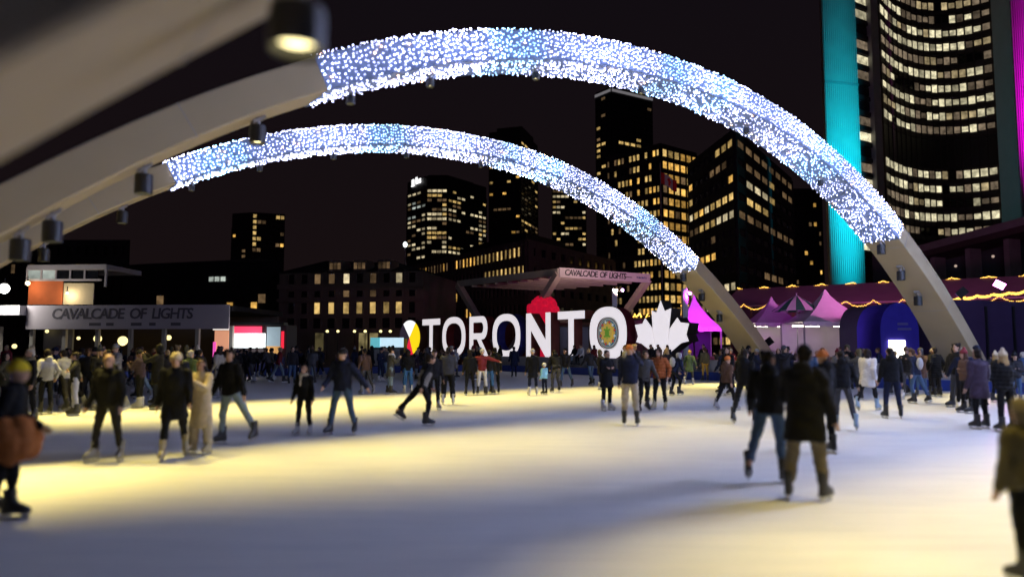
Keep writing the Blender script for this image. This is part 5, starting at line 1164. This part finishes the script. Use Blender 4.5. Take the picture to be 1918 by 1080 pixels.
def crowd(spots_, label, group, z=0.0, cast=CAST, face=None, noskate=False):
    seen = {}
    for x, y in spots_:
        f = cr_.choice(cast); j = cr_.choice(JC); t2 = cr_.choice(TC); hc = cr_.choice(HC_)
        cols = dict(jacket=j, trousers=t2, hair=hc, hat=cr_.choice(['black', 'black', 'grey', 'maroon', 'navy', 'coal', 'cream', 'brown']), hood=cr_.choice(['black', 'olive', 'dgrey']), backpack='navy', skin=cr_.randint(0, 3), skate=cr_.choice(['black', 'black', 'white', 'grey']), noskate=False)
        a = cr_.uniform(0, 360) if face is None else face + cr_.uniform(-40, 40)
        look = {'hair': 'bare head', 'hat': 'knit hat', 'hood': 'hood up'}[next((q for q in ('hat', 'hood', 'hair') if q in f['mesh']))]
        nm = {'coal': 'charcoal', 'dgrey': 'dark grey', 'lgrey': 'light grey', 'jeans': 'denim blue', 'ljeans': 'pale denim', 'white': 'white'}
        dress(f, (x, y), R(a), '%s jacket, %s trousers, %s, %s' % (nm.get(j, j), nm.get(t2, t2), look, label), cols, group, cr_.uniform(.94, 1.06), z)
def scatter(n, px0, px1, py0, py1, mind=.5, seed=1):
    r_ = random.Random(seed); out = []; tries = 0
    while len(out) < n and tries < 4000:
        tries += 1; p_ = gnd(r_.uniform(px0, px1), py0 + (py1 - py0) * r_.random())
        if all((p_.x - a) ** 2 + (p_.y - b) ** 2 > mind * mind for a, b in out): out.append((p_.x, p_.y))
    return out
crowd(scatter(46, 0, 410, 722, 770, .7, 3), 'in the crowd before the ticket pavilion', 'crowd before the ticket pavilion')
crowd(scatter(22, 400, 600, 704, 722, .8, 4), 'in the crowd before the food kiosk', 'crowd before the food kiosk')
crowd(scatter(30, 640, 900, 700, 716, .8, 5), 'among skaters below the first letters', 'skaters below the first letters')
crowd(scatter(8, 1060, 1300, 706, 735, .9, 6), 'among skaters below the emblem letter', 'skaters below the emblem letter')
crowd(scatter(34, 1340, 1770, 714, 750, .8, 7), 'among skaters between the arch legs', 'skaters between the arch legs')
crowd(scatter(9, 1780, 1918, 735, 775, .8, 8), 'in the crowd before the purple marquee', 'crowd before the purple marquee')
# people on the ledge at the foot of the letters
for fidx, px, j in ((0, 1100, 'lgrey'), (1, 1088, 'black'), (1, 1125, 'maroon'), (0, 905, 'coal'), (1, 948, 'black'), (0, 1232, 'coal'), (0, 1245, 'black'), (1, 1262, 'navy'), (0, 1330, 'coal')):
    s_ = S(px, 662); p_ = SP + E1 * s_ - E2 * .45; f = SITTER[fidx]; hipz = -f['low']
    nm = {'lgrey': 'light grey', 'coal': 'charcoal'}
    dress(f, (p_.x, p_.y), math.atan2(E2.x, -E2.y) + cr_.uniform(-.2, .2), 'person in %s jacket sitting on the concrete ledge %s' % (nm.get(j, j), 'below the first letters' if px < 960 else 'below the last T' if px < 1150 else 'before the maple leaf'), dict(jacket=j, trousers=cr_.choice(TC), hair='hair', skin=cr_.randint(0, 2)), 'people sitting on the ledge', 1, 1.02 - hipz + .12)

# lettering becomes plain meshes
bpy.context.view_layer.update(); dg = bpy.context.evaluated_depsgraph_get()
for o in [o for o in sc.objects if o.type == 'FONT']:
    me = bpy.data.meshes.new_from_object(o.evaluated_get(dg)); n_ = link(o.name + '_mesh', me, o.parent); n_.matrix_local = o.matrix_local.copy(); nm = 'sign_lettering' if o.name.startswith('sign') else 'lettering'
    bpy.data.objects.remove(o); n_.name = nm
